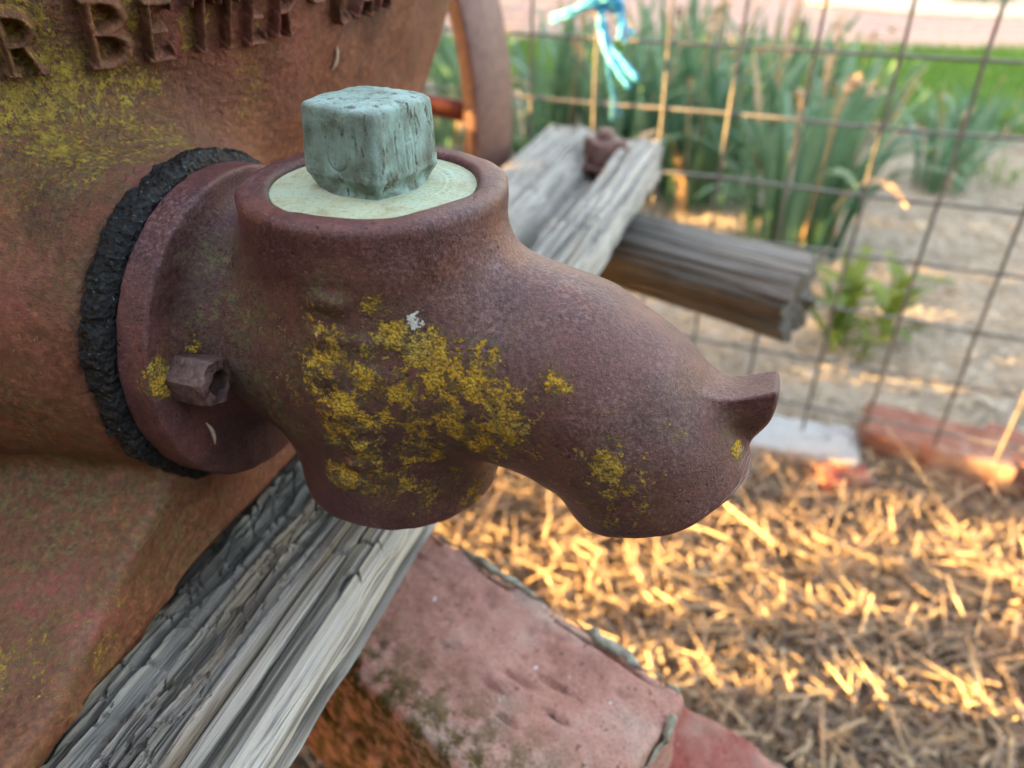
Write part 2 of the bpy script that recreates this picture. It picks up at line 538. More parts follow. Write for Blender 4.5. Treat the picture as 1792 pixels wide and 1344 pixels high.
def mat_leaf(name, a, b, tr=0.35):
    m = Mat(name, 0.42, 0.5)
    geo = m.noise(14, 2, 0.5)
    r = m.math('ADD', m.math('MULTIPLY', m.rnd(), 0.6), m.math('MULTIPLY', geo, 0.4))
    col = m.ramp(r, [(0.15, a), (0.85, b)])
    col = m.mix(0.25, col, m.ramp(m.noise(40, 3, 0.6, m.co((30, 30, 0.6))), [(0.4, a), (0.6, b)]))
    m.out(col)
    tl = m.n('BsdfTranslucent')
    m.l(col, tl.inputs['Color'])
    mx = m.n('MixShader'); mx.inputs[0].default_value = tr
    outn = [x for x in m.t.nodes if x.type == 'OUTPUT_MATERIAL'][0]
    m.l(m.b.outputs[0], mx.inputs[1]); m.l(tl.outputs[0], mx.inputs[2]); m.l(mx.outputs[0], outn.inputs[0])
    return m.m

def mat_plain(name, col, rough=0.7, var=0.25, scale=60, bump=0.0, spec=0.4):
    m = Mat(name, rough, spec)
    lo = tuple(c * (1 - var) for c in col); hi = tuple(min(1, c * (1 + var)) for c in col)
    n = m.noise(scale, 4, 0.6)
    return m.out(m.ramp(n, [(0.3, lo), (0.7, hi)]), rough, m.bump(n, bump, 0.002) if bump else None)

M_CAST = mat_casting()
M_TANK = mat_tank()
M_PAT = mat_patina()
M_PAT2 = mat_patina(True)
M_RUB = mat_rubber()
M_WOOD = mat_wood('weathered_timber', 1.0)
M_LOG = mat_wood('dark_weathered_post', 0.5, 0.25)
M_BRICK = mat_brick('old_red_brick', (0.31, 0.145, 0.112), (0.44, 0.225, 0.18), (0.50, 0.30, 0.25))
M_BRICK2 = mat_brick('red_brick', (0.22, 0.06, 0.045), (0.31, 0.085, 0.065), (0.36, 0.12, 0.09))
M_MORTAR = mat_mortar()
M_WIRE = mat_plain('galvanised_wire', (0.13, 0.12, 0.11), 0.42, 0.35, 90, 0.2, 0.6)
M_RUST = mat_plain('rusty_iron', (0.16, 0.085, 0.07), 0.55, 0.3, 90, 0.4)
M_RUST_RED = mat_plain('red_rusty_iron', (0.22, 0.065, 0.04), 0.6, 0.35, 90, 0.4)
M_NUT = mat_plain('worn_rusty_nut', (0.105, 0.060, 0.054), .45, .5, 320, .6)
M_TWINE = mat_plain('blue_twine', (0.07, 0.40, 0.66), 0.5, 0.3, 400, 0.4)
M_LEAF = mat_leaf('daffodil_leaf', (0.042, 0.12, 0.058), (0.19, 0.33, 0.20))
M_LEAF2 = mat_leaf('young_leaf', (0.10, 0.17, 0.02), (0.24, 0.30, 0.03), 0.5)
M_HEDGE = mat_leaf('shade_hedge_leaf', (0.03, 0.07, 0.02), (0.08, 0.14, 0.03), 0.3)
M_GRASS = mat_leaf('lawn_grass', (0.07, 0.17, 0.02), (0.14, 0.28, 0.04), 0.4)
M_DRY = mat_plain('dried_flower', (0.42, 0.29, 0.17), 0.8, 0.35, 80)
M_BARK = mat_plain('shade_hedge_bark', (0.10, 0.075, 0.05), 0.9, 0.3, 60, 0.5)
M_WEB = mat_plain('spider_silk', (0.62, 0.62, 0.64), 0.5, 0.1, 50)
M_STRAW = mat_straw('coarse_straw', [(0.0, (0.09, 0.065, 0.052)), (0.3, (0.26, 0.185, 0.135)), (0.6, (0.44, 0.315, 0.20)), (1.0, (0.64, 0.49, 0.29))])
M_MULCH = mat_straw('pale_mulch', [(0.0, (0.20, 0.145, 0.095)), (0.35, (0.45, 0.365, 0.255)), (0.7, (0.60, 0.52, 0.395)), (1.0, (0.70, 0.64, 0.52))])

# ------------------------------------------------------------------ the ground, lawn and path
def mat_ground():
    m = Mat('mulch_ground', 0.95, 0.15)
    col = m.ramp(m.noise(45, 6, 0.75, m.co((1, 1, 0.3))), [(0.32, (0.055, 0.04, 0.03)), (0.5, (0.16, 0.12, 0.085)), (0.7, (0.34, 0.28, 0.205))])
    far = m.n('SeparateXYZ'); m.l(m._co, far.inputs[0])
    pale = m.ramp(m.noise(60, 6, 0.75), [(0.32, (0.28, 0.22, 0.16)), (0.5, (0.48, 0.41, 0.32)), (0.7, (0.60, 0.54, 0.45))])
    fence_side = m.math('ADD', far.outputs[1], m.math('MULTIPLY', far.outputs[0], 0.386))
    col = m.mix(m.map(fence_side, 0.98, 1.25), col, pale)
    return m.out(col, 0.95, m.bump(m.noise(120, 5, 0.75), 0.8, 0.012))

xs = np.concatenate([np.linspace(-200, -3, 8)[:-1], np.linspace(-3, 6, 150), np.linspace(6, 200, 8)[1:]])
ys = np.concatenate([np.linspace(-200, -1, 8)[:-1], np.linspace(-1, 8, 150), np.linspace(8, 400, 8)[1:]])
GX, GY = np.meshgrid(xs, ys, indexing='ij')
def ground_h(x, y):
    near = np.exp(-((x - 1) ** 2 + (y - 2) ** 2) / 18.0)
    return GROUND + near * (0.018 * vnoise(x * 2.2, y * 2.2, 0 * x, 3) + 0.012 * vnoise(x * 7, y * 7, 0 * x, 4))
GZ = ground_h(GX, GY)
nx_, ny_ = GX.shape
ii, jj = np.meshgrid(np.arange(nx_ - 1), np.arange(ny_ - 1), indexing='ij')
q = np.stack([ii * ny_ + jj, (ii + 1) * ny_ + jj, (ii + 1) * ny_ + jj + 1, ii * ny_ + jj + 1], -1).reshape(-1, 4)
g = link('ground', mesh_np('ground', np.stack([GX, GY, GZ], -1).reshape(-1, 3), q), mat_ground())
props(g, 'bare garden bed soil under the straw mulch', 'ground', kind='structure')

# ------------------------------------------------------------------ pump
PZ = -0.26                                    # top of the timber = base of the pump
pump = empty('cast_iron_pump', tuple(O + np.array([0, 0, PZ])), -A)
props(pump, 'rusty cast iron pump with raised lettering, flanged spout and green brass plug', 'water pump')
def pumpmesh(name, P, Q, N=None, attrs=None):
    P = np.array(P, float); P[:, 2] -= PZ
    return mesh_np(name, P, Q, True, N, attrs)

ZF = -0.150
ZG = -0.1555                                  # centre of flange, gasket and boss
def sd_capsule(x, y, z, a, b, ra, rb):
    a = np.array(a); b = np.array(b); d = b - a
    t = np.clip(((x - a[0]) * d[0] + (y - a[1]) * d[1] + (z - a[2]) * d[2]) / (d @ d), 0, 1)
    return np.sqrt((x - a[0] - t * d[0]) ** 2 + (y - a[1] - t * d[1]) ** 2 + (z - a[2] - t * d[2]) ** 2) - (ra + t * (rb - ra))

LUMPS = [(565, 528, .0075, .0022), (592, 530, .006, .0015), (600, 712, .0085, .0024), (575, 650, .007, .0018), (640, 745, .006, .0016), (632, 780, .005, .0020),
         (620, 815, .006, .0022), (605, 850, .009, .0018), (668, 655, .007, .0012), (700, 600, .006, .001), (850, 690, .006, .0012), (892, 722, .005, .0014), (590, 590, .008, .0014),
         (640, 600, .006, .0014), (560, 590, .006, .0014), (730, 700, .007, .001), (870, 655, .005, .001)]
def hit_barrel(u, v):
    r = ray(u, v); d = np.array([r @ XL, r @ YL, r[2]]); o = to_local(np.zeros(3))
    Rr = 0.047
    a = d[0] ** 2 + d[1] ** 2; b = 2 * (o[0] * d[0] + o[1] * d[1]); c = o[0] ** 2 + o[1] ** 2 - Rr * Rr
    D = b * b - 4 * a * c
    if D < 0: return None
    t = (-b - math.sqrt(D)) / (2 * a)
    return o + d * t
LUMP3 = [(hit_barrel(u, v), r, h) for u, v, r, h in LUMPS]
LUMP3 = [l for l in LUMP3 if l[0] is not None]

def sdf_cast(x, y, z):
    rad = np.sqrt(x * x + y * y)
    Rb = np.interp(z, [-0.23, -0.2187, -0.165, -0.128, -0.112, -0.103, -0.0850, -0.08], [0.0430, 0.0437, 0.0445, 0.0454, 0.0467, 0.0478, 0.0487, 0.0487])
    bar = smax(rad - Rb, z + 0.0850, 0.0045)
    bar = smax(bar, -0.2187 - z, 0.004)
    # neck flaring into the flange
    rn = np.sqrt(y * y + (z - ZF) ** 2)
    rneck = 0.0420 + 0.007 * np.clip((-0.048 - x) / 0.014, 0, 1) ** 2
    neck = np.maximum(np.maximum(rn - rneck, x - 0.0), -0.063 - x)
    body = smin(bar, neck, 0.022)
    # spout
    pts = [(0.0, -0.150, 0.041), (0.045, -0.1495, 0.0388), (0.072, -0.1545, 0.0372), (0.093, -0.1645, 0.0354), (0.107, -0.1785, 0.0342), (0.1155, -0.198, 0.0332), (0.120, -0.222, 0.0326)]
    sp_ = None
    for (x0, z0, r0), (x1, z1, r1) in zip(pts[:-1], pts[1:]):
        c = sd_capsule(x, y, z, (x0, 0, z0), (x1, 0, z1), r0, r1)
        sp_ = c if sp_ is None else smin(sp_, c, 0.012)
    # mouth plane facing down and outwards
    nx, nz = 0.425, -0.905
    mouth = (x - 0.1165) * nx + (z + 0.1950) * nz
    lug_top = sstep(0.085, 0.152, x)
    body = smin(body, sp_, 0.016)
    body = np.where(x > 0.06, smax(body, mouth, 0.004), body)
    # lug for hanging a bucket
    zt = -0.1480 + 0.0068 * np.clip((x - 0.128) / 0.022, -1, 1.2) ** 2
    wy = 0.0092 - 0.0016 * np.clip((x - 0.130) / 0.02, 0, 1) - 0.0040 * np.clip((zt - 0.009 - z) / 0.009, 0, 1.4)
    lug = smax(np.abs(y) - wy, z - zt, 0.0009)
    front = np.sqrt((x - 0.1275) ** 2 + (z + 0.1495) ** 2) - 0.0265
    lug = smax(lug, front, 0.004)
    lug = smax(lug, 0.112 - x, 0.003)
    lug = smax(lug, x - 0.1518, 0.0035)
    body = smin(body, lug, 0.0055)
    # bore of the spout and recess of the plug
    inn = sd_capsule(x, y, z, (0.085, 0, -0.162), (0.107, 0, -0.181), 0.022, 0.0258)
    inn = np.minimum(inn, sd_capsule(x, y, z, (0.107, 0, -0.181), (0.122, 0, -0.244), 0.0258, 0.0265))
    body = smax(body, -inn, 0.003)
    rec = np.maximum(rad - 0.0374, -0.0915 - z)
    body = smax(body, -rec, 0.0028)
    # flange
    rg = np.sqrt(y * y + (z - ZG) ** 2)
    q1, q2 = rg - 0.0668, np.abs(x + 0.0692) - 0.0070
    fl = smax(q1, q2, 0.0018)
    body = smin(body, fl, 0.005)
    # casting marks and unevenness
    for (c, r, h) in LUMP3:
        d2 = (x - c[0]) ** 2 + (y - c[1]) ** 2 + ((z - c[2]) * 1.5) ** 2
        body = body - h * np.exp(-d2 / (0.5 * r * r))
    body = body - np.where(x < -0.058, 0.0002, 0.0006) * vnoise(x * 55, y * 55, z * 55, 11) - 0.00025 * vnoise(x * 160, y * 160, z * 160, 12)
    return body

P, Q, N = nets(sdf_cast, (-0.080, -0.071, -0.232), (0.158, 0.071, -0.080), 0.00125)
W = to_world(P)
pu, pv, pz = project(W)
# nearest visible vertex to each pixel gives the centre of each lichen colony in 3-D
toc = -W / np.linalg.norm(W, axis=1)[:, None]
Nw = N[:, 0:1] * XL + N[:, 1:2] * YL + N[:, 2:3] * np.array([0, 0, 1.0])
facing = (Nw * toc).sum(1) > 0.05
def pick(u, v, pu, pv, pz, facing, W):
    d = np.hypot(pu - u, pv - v) + np.where(facing, 0, 1e4)
    near = np.argsort(d)[:25]
    k = near[np.argmin(pz[near] + 0.0004 * d[near])]
    return W[k], pz[k]
def colonies(lst, pu, pv, pz, facing, W, warp=0.35, seed=1):
    den = np.zeros(len(W))
    wx = 0.006 * vnoise(W[:, 0] * 90, W[:, 1] * 90, W[:, 2] * 90, seed)
    for u, v, rpx, s in lst:
        c, z = pick(u, v, pu, pv, pz, facing, W)
        r = rpx * z / FPX
        d = np.linalg.norm(W - c, axis=1) + wx * warp * 2
        den = np.maximum(den, s * np.clip(1.35 - (d / r), 0, 1))
    return np.clip(den, 0, 1)
LICH = [(660, 535, 34, .95), (690, 585, 45, 1), (738, 612, 52, 1), (640, 615, 36, .9), (590, 585, 46, .72), (560, 625, 46, .66), (598, 705, 42, 1), (645, 742, 32, .9),
        (622, 792, 36, .95), (600, 842, 46, .85), (700, 690, 46, .85), (722, 745, 36, .8), (680, 850, 60, .72), (740, 870, 50, .62), (800, 655, 60, .82), (850, 695, 62, .95), (885, 742, 52, 1),
        (820, 760, 56, .9), (905, 690, 30, .7), (860, 620, 26, .75), (790, 720, 52, .85), (760, 650, 50, .9), (972, 676, 24, .8), (970, 766, 24, .85), (1050, 820, 34, .85), (1100, 864, 18, .8), (1062, 785, 26, .62),
        (1050, 890, 60, .55), (610, 690, 210, .54), (800, 730, 210, .54), (1070, 850, 170, .40), (590, 640, 60, .75), (640, 660, 60, .8), (590, 760, 60, .75), (650, 800, 60, .7), (560, 560, 50, .6), (700, 790, 60, .62), (760, 790, 60, .7), (900, 800, 50, .5), (1130, 905, 60, .5), (1292, 788, 12, 1), (1180, 760, 60, .38), (1210, 700, 70, .33), (800, 830, 60, .6), (840, 860, 40, .6), (286, 665, 36, .95), (275, 640, 22, .8), (350, 598, 22, .8), (960, 850, 60, .42), (560, 700, 40, .6)]
OLIVE = [(420, 560, 110, .9), (460, 690, 90, .95), (395, 450, 70, .85), (490, 740, 60, .9), (560, 520, 60, .9), (360, 570, 40, .9), (520, 640, 70, .8), (820, 620, 60, .5), (1280, 745, 40, .7), (1040, 860, 80, .45), (590, 620, 90, .6)]
ORNG = [(920, 450, 70, .9), (1020, 520, 50, .6), (1230, 650, 60, .6), (560, 330, 60, .5), (880, 380, 60, .6), (460, 380, 40, .6), (820, 850, 70, .8), (280, 640, 26, .9), (490, 780, 40, .9), (780, 470, 60, .5)]
at = {'lichen': colonies(LICH, pu, pv, pz, facing, W), 'olive': colonies(OLIVE, pu, pv, pz, facing, W), 'orange': colonies(ORNG, pu, pv, pz, facing, W),
      'white': colonies([(722, 563, 26, 1), (730, 548, 18, .8), (565, 575, 20, .35)], pu, pv, pz, facing, W)}
at['olive'] = np.maximum(at['olive'], 0.75 * at['lichen'])
grn = at['lichen'] * np.clip(0.5 + vnoise(P[:, 0] * 420, P[:, 1] * 420, P[:, 2] * 420, 5), 0, 1)
P = P + N * (0.0006 * grn * (at['lichen'] > 0.5))[:, None]
fc = P[Q].mean(1)
is_fl = fc[:, 0] < -0.0605
is_lug = (fc[:, 0] > 0.131) & (fc[:, 2] > -0.1785 + 0.55 * np.clip(0.139 - fc[:, 0], 0, 1))
is_sp = (fc[:, 0] > 0.052) & ~is_lug
is_body = ~(is_fl | is_lug | is_sp)
def submesh(name, mask):
    q = Q[mask]
    u, inv = np.unique(q, return_inverse=True)
    return pumpmesh(name, P[u], inv.reshape(q.shape), N[u], {k: v[u] for k, v in at.items()})
valve = link('valve_body', submesh('valve_body', is_body), M_CAST, pump)
valve['label'] = 'upright rusty barrel with patches of yellow lichen'
flange = link('flange', submesh('flange', is_fl), M_CAST, valve)
spout = link('spout', submesh('spout', is_sp), M_CAST, valve)
lug = link('spout_lug', submesh('spout_lug', is_lug), M_CAST, valve)

# gasket
prof = []
for t in np.linspace(0, 2 * np.pi, 34, endpoint=False):
    prof.append((-0.0818 + 0.0059 * np.sign(np.cos(t)) * abs(np.cos(t)) ** 0.6, 0.0642 + 0.0072 * np.sign(np.sin(t)) * abs(np.sin(t)) ** 0.6))
GP, GQ = lathe(prof, 520, 'x', True)
rr = np.hypot(GP[:, 1], GP[:, 2]); nn = GP[:, 1:] / rr[:, None]
k = 0.0013 * fbm(GP[:, 0] * 330, GP[:, 1] * 330, GP[:, 2] * 330, 3, 21, .6) + 0.0020 * fbm(GP[:, 0] * 90, GP[:, 1] * 90, GP[:, 2] * 90, 2, 25) + 0.0012 * vnoise(GP[:, 0] * 40, GP[:, 1] * 30, GP[:, 2] * 30, 22)
k *= sstep(0.062, 0.069, rr)
GP[:, 1:] += nn * k[:, None]
GP[:, 2] += ZG
GP[:, 0] += 0.0008 * fbm(GP[:, 0] * 300, GP[:, 1] * 200, GP[:, 2] * 200, 2, 23) * sstep(0.060, 0.064, rr) * (GP[:, 0] < -0.078)
gasket = link('gasket', pumpmesh('gasket', GP, GQ[:, ::-1]), M_RUB, pump)
gasket['label'] = 'crumbling black rubber gasket behind the flange'

# broken hex nut on the flange
r0 = ray(347, 662); d0 = np.array([r0 @ XL, r0 @ YL, r0[2]]); o0 = to_local(np.zeros(3))
tt = (-0.0555 - o0[0]) / d0[0]
NC = o0 + d0 * tt
def sdf_nut(x, y, z):
    dy, dz = y - NC[1], z - NC[2]
    c, s = math.cos(0.35), math.sin(0.35)
    a, b = c * dy - s * dz, s * dy + c * dz
    a, b = np.abs(a), np.abs(b)
    hx = np.maximum(a * 0.866 + b * 0.5, b) - 0.0088
    rr = np.hypot(dy, dz)
    d = smax(hx, np.maximum(-0.063 - x, x + 0.0465 + 0.0012 * vnoise(dy * 300, dz * 300, x * 0, 3)), 0.0008)
    d = smax(d, rr - 0.0098 - 0.35 * np.clip(-0.0475 - x, 0, 0.01), 0.0012)
    hole = np.maximum(np.sqrt((dy - 0.001) ** 2 + (dz + 0.001) ** 2) - 0.0052, -0.058 - x)
    d = smax(d, -hole, 0.001)
    return d - 0.0002 * vnoise(x * 200, y * 200, z * 200, 9)
NP_, NQ, NN = nets(sdf_nut, NC - 0.014, NC + 0.014, 0.0006)
nl = np.clip((NP_[:, 2] - NC[2] - .004) / 0.006, 0, 1) * 0.55 * (NP_[:, 0] < -.052)
nut = link('nut', pumpmesh('nut', NP_, NQ, NN, {'lichen': nl, 'olive': nl, 'orange': nl * 0 + .25, 'white': nl * 0}), M_NUT, pump)
nut['label'] = 'rusted hollow hex nut on the flange face'

# brass plug: turned plate with a square head
prof = []
for r_ in np.linspace(0.0372, 0.0, 90):
    zz = -0.0875 + 0.0014 * (1 - (r_ / 0.038) ** 2) - 0.00007 * math.cos(r_ * 2 * math.pi / 0.0024 + 5 * math.sin(r_ * 300)) * (1 if r_ > 0.024 else 0)
    prof.append((zz, max(r_, 0.0002)))
prof = [(-0.0935, 0.0367), (-0.0935, 0.0372), (-0.0882, 0.0372)] + prof
PP, PQ = lathe(prof, 180, 'z')
plate = link('plug', pumpmesh('plug', PP, PQ), M_PAT2, pump)
plate['label'] = 'pale green turned brass plug in the barrel top'
cdir = to_local(np.zeros(3))[:2]; cdir = cdir / np.linalg.norm(cdir)
HA = math.atan2(cdir[1], cdir[0]) + math.radians(1)
def sdf_head(x, y, z):
    a = HA + math.pi / 4
    u = math.cos(a) * x + math.sin(a) * y
    v = -math.sin(a) * x + math.cos(a) * y
    zt = -0.0572
    hs = 0.0161 + 0.055 * np.clip(-0.057 - z, 0, 0.03) + 0.0002 * np.sin((z + 0.071) * 120) - 0.6 * np.clip(-0.0805 - z, 0, 0.02)
    cz = (z + 0.071) / 0.016
    bul = 0.0007 * (1 - (np.minimum(np.abs(u), np.abs(v)) / 0.017) ** 2)
    d = smax(np.abs(u) - hs - bul, np.abs(v) - hs - bul, 0.0012)
    d = smax(d, np.hypot(u, v) - 0.0221 - 0.05 * np.clip(-0.057 - z, 0, 0.03) + 0.6 * np.clip(-0.081 - z, 0, 0.02), 0.0016)
    d = smax(d, z - zt - 0.0007 + 25 * 0.000001 + 2.2 * (u * u + v * v), 0.0017)
    d = smax(d, -0.093 - z, 0.001)
    d = smin(d, smax(np.hypot(u, v) - 0.0160 - 0.5 * np.clip(-0.083 - z, 0, 0.01), z + 0.080, 0.003), 0.003)
    # stamped marks: a U and strokes on one face, strokes on the other
    fz = z + 0.0705
    uo = np.abs(np.hypot(u - 0.001, np.minimum(fz + 0.003, 0)) - 0.0045)
    uo = np.maximum(uo, np.maximum(fz - 0.006, -fz - 0.009))
    st = np.maximum(np.abs(u - 0.0095), np.abs(fz) - 0.0065)
    eng = np.maximum(0, 1 - np.minimum(uo, np.maximum(st, 0)) / 0.0007)
    d = d + 0.0005 * eng * (v < -0.0140) * (np.abs(u) < 0.014)
    s2 = np.minimum(np.minimum(np.abs(v - 0.003), np.abs(v + 0.0015)), np.abs(v + 0.0062))
    s2 = np.maximum(s2, np.abs(fz + 0.001) - 0.0065)
    s2 = np.minimum(s2, np.maximum(np.abs(fz - 0.001), np.abs(v - 0.0008) - 0.0022))
    eng2 = np.maximum(0, 1 - s2 / 0.0007)
    d = d + 0.0004 * eng2 * (u > 0.0140) * (np.abs(v) < 0.014)
    d = d - 0.00022 * vnoise(x * 160, y * 160, z * 160, 31) - 0.00022 * fbm(x * 420, y * 420, z * 130, 2, 32)
    return d
HP, HQ, HN = nets(sdf_head, (-0.026, -0.026, -0.0955), (0.026, 0.026, -0.050), 0.00055)
ho = np.clip((-0.070 - HP[:, 2]) / 0.018, 0, 1) + 0.5 * np.clip(1 - abs(np.hypot(HP[:, 0], HP[:, 1]) - 0.021) / 0.0025, 0, 1)
head = link('plug_head', pumpmesh('plug_head', HP, HQ, HN, {'olive': np.clip(ho, 0, 1)}), M_PAT, plate)
head['label'] = 'square blue green brass head with stamped marks'

# tank with boss and foot
TC = np.array([-0.418, 0.197])
def R_t(z): return 0.339 + 0.37 * (z + 0.065)
TK = 1 / math.sqrt(1 + 0.37 ** 2)
def sdf_tank0(x, y, z):
    r = np.hypot(x - TC[0], y - TC[1])
    body = (r - R_t(z)) * TK
    body = smax(body, z - 0.03, 0.010)
    body = smax(body, -0.26 - z, 0.004)
    rb = np.sqrt((y * 0.985) ** 2 + (z - ZG) ** 2)
    boss = smax(rb - 0.0692 - 0.12 * np.clip(-0.088 - x, 0, 0.3) - 0.9 * np.clip(-0.13 - x, 0, 0.3) ** 1.5, x + 0.0881, 0.004)
    boss = np.maximum(boss, -0.40 - x)
    d = smin(body, boss, 0.042)
    zt = np.maximum(np.minimum(-0.2095 + 0.42 * (y + 0.055), -0.2075), -0.246)
    foot = smax(z - zt, x + 0.0835 - 0.009 * np.clip((-0.050 - y) / 0.10, 0, 1.5), 0.006)
    foot = np.maximum(foot, np.maximum(-0.26 - z, np.maximum(-0.42 - y, y - 0.26)))
    foot = np.maximum(foot, -0.75 - x)
    d = smin(d, foot, 0.014)
    return d
def sdf_tank(x, y, z):
    d = sdf_tank0(x, y, z)
    rgh = 0.0010 * fbm(x * 60, y * 60, z * 60, 3, 41)
    return d - rgh
TP, TQ, TN = nets(sdf_tank, (-0.81, -0.45, -0.268), (-0.028, 0.60, 0.042), 0.0052)
TW = to_world(TP)
tu, tv, tz = project(TW)
toc = -TW / np.linalg.norm(TW, axis=1)[:, None]
TNw = TN[:, 0:1] * XL + TN[:, 1:2] * YL + TN[:, 2:3] * np.array([0, 0, 1.0])
tf = (TNw * toc).sum(1) > 0.05
TL = [(90, 190, 170, 1), (180, 150, 130, 1), (60, 60, 110, .9), (190, 50, 90, .95), (280, 60, 70, .8), (320, 220, 120, .68), (430, 110, 60, .55), (40, 300, 120, .6), (60, 640, 90, .35), (200, 200, 90, .9), (110, 780, 90, .4), (60, 1130, 130, .5), (190, 1150, 70, .6), (450, 200, 90, .45)]
TO = [(100, 250, 220, .7), (140, 880, 170, .95), (40, 860, 130, .9), (90, 740, 120, .6), (230, 900, 90, .8), (60, 1130, 160, .7), (180, 470, 120, .5), (330, 230, 150, .6), (380, 960, 120, .5), (30, 1000, 150, .7)]
TR = [(345, 110, 60, 1), (300, 60, 70, .7), (385, 90, 60, .8), (240, 390, 80, .8), (200, 460, 80, .7), (100, 1010, 70, 1), (135, 1065, 40, 1), (185, 1080, 34, 1), (160, 1150, 30, 1), (40, 560, 90, .6), (150, 700, 100, .5), (430, 60, 50, .6), (520, 80, 80, .6)]
RG = [(100, 150, 260, 1), (300, 150, 220, 1), (430, 130, 150, .8), (150, 330, 200, .7)]
TAT = {'lichen': colonies(TL, tu, tv, tz, tf, TW, 1.5, 7), 'olive': colonies(TO, tu, tv, tz, tf, TW, 1.5, 8), 'red': colonies(TR, tu, tv, tz, tf, TW, 1.5, 9), 'rough': colonies(RG, tu, tv, tz, tf, TW, 0.5, 10)}
tank = link('tank', pumpmesh('tank', TP, TQ, TN, TAT), M_TANK, pump)
tank['label'] = 'flared red brown iron tank with pipe boss and sloping foot'

# raised letters on the flared wall
def seg(u, v, a, b, w):
    a = np.array(a, float); b = np.array(b, float); d = b - a
    t = np.clip(((u - a[0]) * d[0] + (v - a[1]) * d[1]) / max(d @ d, 1e-9), 0, 1)
    return np.hypot(u - a[0] - t * d[0], v - a[1] - t * d[1]) - w
def bowl(u, v, x0, x1, yc, h, w):
    """half-ring opening to the left, from y=yc-h to yc+h"""
    d = np.abs(np.hypot(np.maximum(u - x0, 0) * (h / max(x1 - x0, 1e-6)), v - yc) - h) - w
    d = np.maximum(d, x0 - u - 0.02)
    return d
GLY = {
    'B': lambda u, v, w: np.minimum.reduce([seg(u, v, (.12, 0), (.12, 1), w), bowl(u, v, .25, .66, .25, .25, w), bowl(u, v, .25, .62, .75, .25, w), seg(u, v, (.05, 0), (.3, 0), w), seg(u, v, (.12, .5), (.3, .5), w), seg(u, v, (.05, 1), (.3, 1), w)]),
    'E': lambda u, v, w: np.minimum.reduce([seg(u, v, (.12, 0), (.12, 1), w), seg(u, v, (.05, 0), (.62, 0), w), seg(u, v, (.12, .5), (.48, .5), w), seg(u, v, (.05, 1), (.62, 1), w), seg(u, v, (.62, 0), (.64, .14), w * .8), seg(u, v, (.62, 1), (.64, .86), w * .8)]),
    'T': lambda u, v, w: np.minimum.reduce([seg(u, v, (.34, 0), (.34, 1), w), seg(u, v, (.02, 1), (.66, 1), w), seg(u, v, (.24, 0), (.44, 0), w * .8), seg(u, v, (.02, 1), (.0, .84), w * .8), seg(u, v, (.66, 1), (.68, .84), w * .8)]),
    'R': lambda u, v, w: np.minimum.reduce([seg(u, v, (.12, 0), (.12, 1), w), bowl(u, v, .25, .62, .74, .26, w), seg(u, v, (.05, 1), (.3, 1), w), seg(u, v, (.12, .48), (.3, .48), w), seg(u, v, (.42, .48), (.62, 0), w), seg(u, v, (.04, 0), (.22, 0), w * .8), seg(u, v, (.55, 0), (.72, 0), w * .8)]),
    'A': lambda u, v, w: np.minimum.reduce([seg(u, v, (.06, 0), (.34, 1), w), seg(u, v, (.62, 0), (.34, 1), w), seg(u, v, (.18, .35), (.5, .35), w), seg(u, v, (0, 0), (.14, 0), w * .8), seg(u, v, (.54, 0), (.7, 0), w * .8)]),
    'C': lambda u, v, w: np.minimum.reduce([np.maximum(np.abs(np.hypot((u - .36) * 1.5, v - .5) - .5) - w, np.minimum(u - .5, np.abs(v - .5) * -1 + .3)), seg(u, v, (.12, .2), (.12, .8), w), seg(u, v, (.3, .0), (.55, .05), w), seg(u, v, (.3, 1.0), (.55, .95), w)]),
    '-': lambda u, v, w: seg(u, v, (.1, .5), (.5, .5), w),
}
TCw = to_world(np.array([TC[0], TC[1], 0.0]))[:2]
def cone_hit(u, v):
    r = ray(u, v); kk = 0.37
    b0 = 0.339 + kk * 0.065
    a_ = r[0] ** 2 + r[1] ** 2 - kk * kk * r[2] ** 2
    b_ = -2 * (r[0] * TCw[0] + r[1] * TCw[1]) - 2 * kk * r[2] * b0
    d_ = TCw[0] ** 2 + TCw[1] ** 2 - b0 * b0
    t = (-b_ - math.sqrt(max(b_ * b_ - 4 * a_ * d_, 0))) / (2 * a_)
    t *= 0.6
    for _ in range(60):
        p = to_local(r * t)
        t += float(sdf_tank0(p[0], p[1], p[2])) * 0.9
    p = to_local(r * t)
    return math.atan2(p[1] - TC[1], p[0] - TC[0]), p[2]
LET = [('R', 4, 75, 121, .0215), ('B', 150, 226, 108, .0250), ('E', 250, 301, 97, .0230), ('T', 329, 367, 84, .0230), ('T', 376, 407, 77, .0230), ('E', 421, 456, 70, .0230), ('R', 468, 500, 57, .0230), ('-', 527, 560, 40, .0230), ('C', 575, 602, 36, .0230), ('A', 609, 640, 23, .0230), ('R', 644, 672, 11, .0230)]
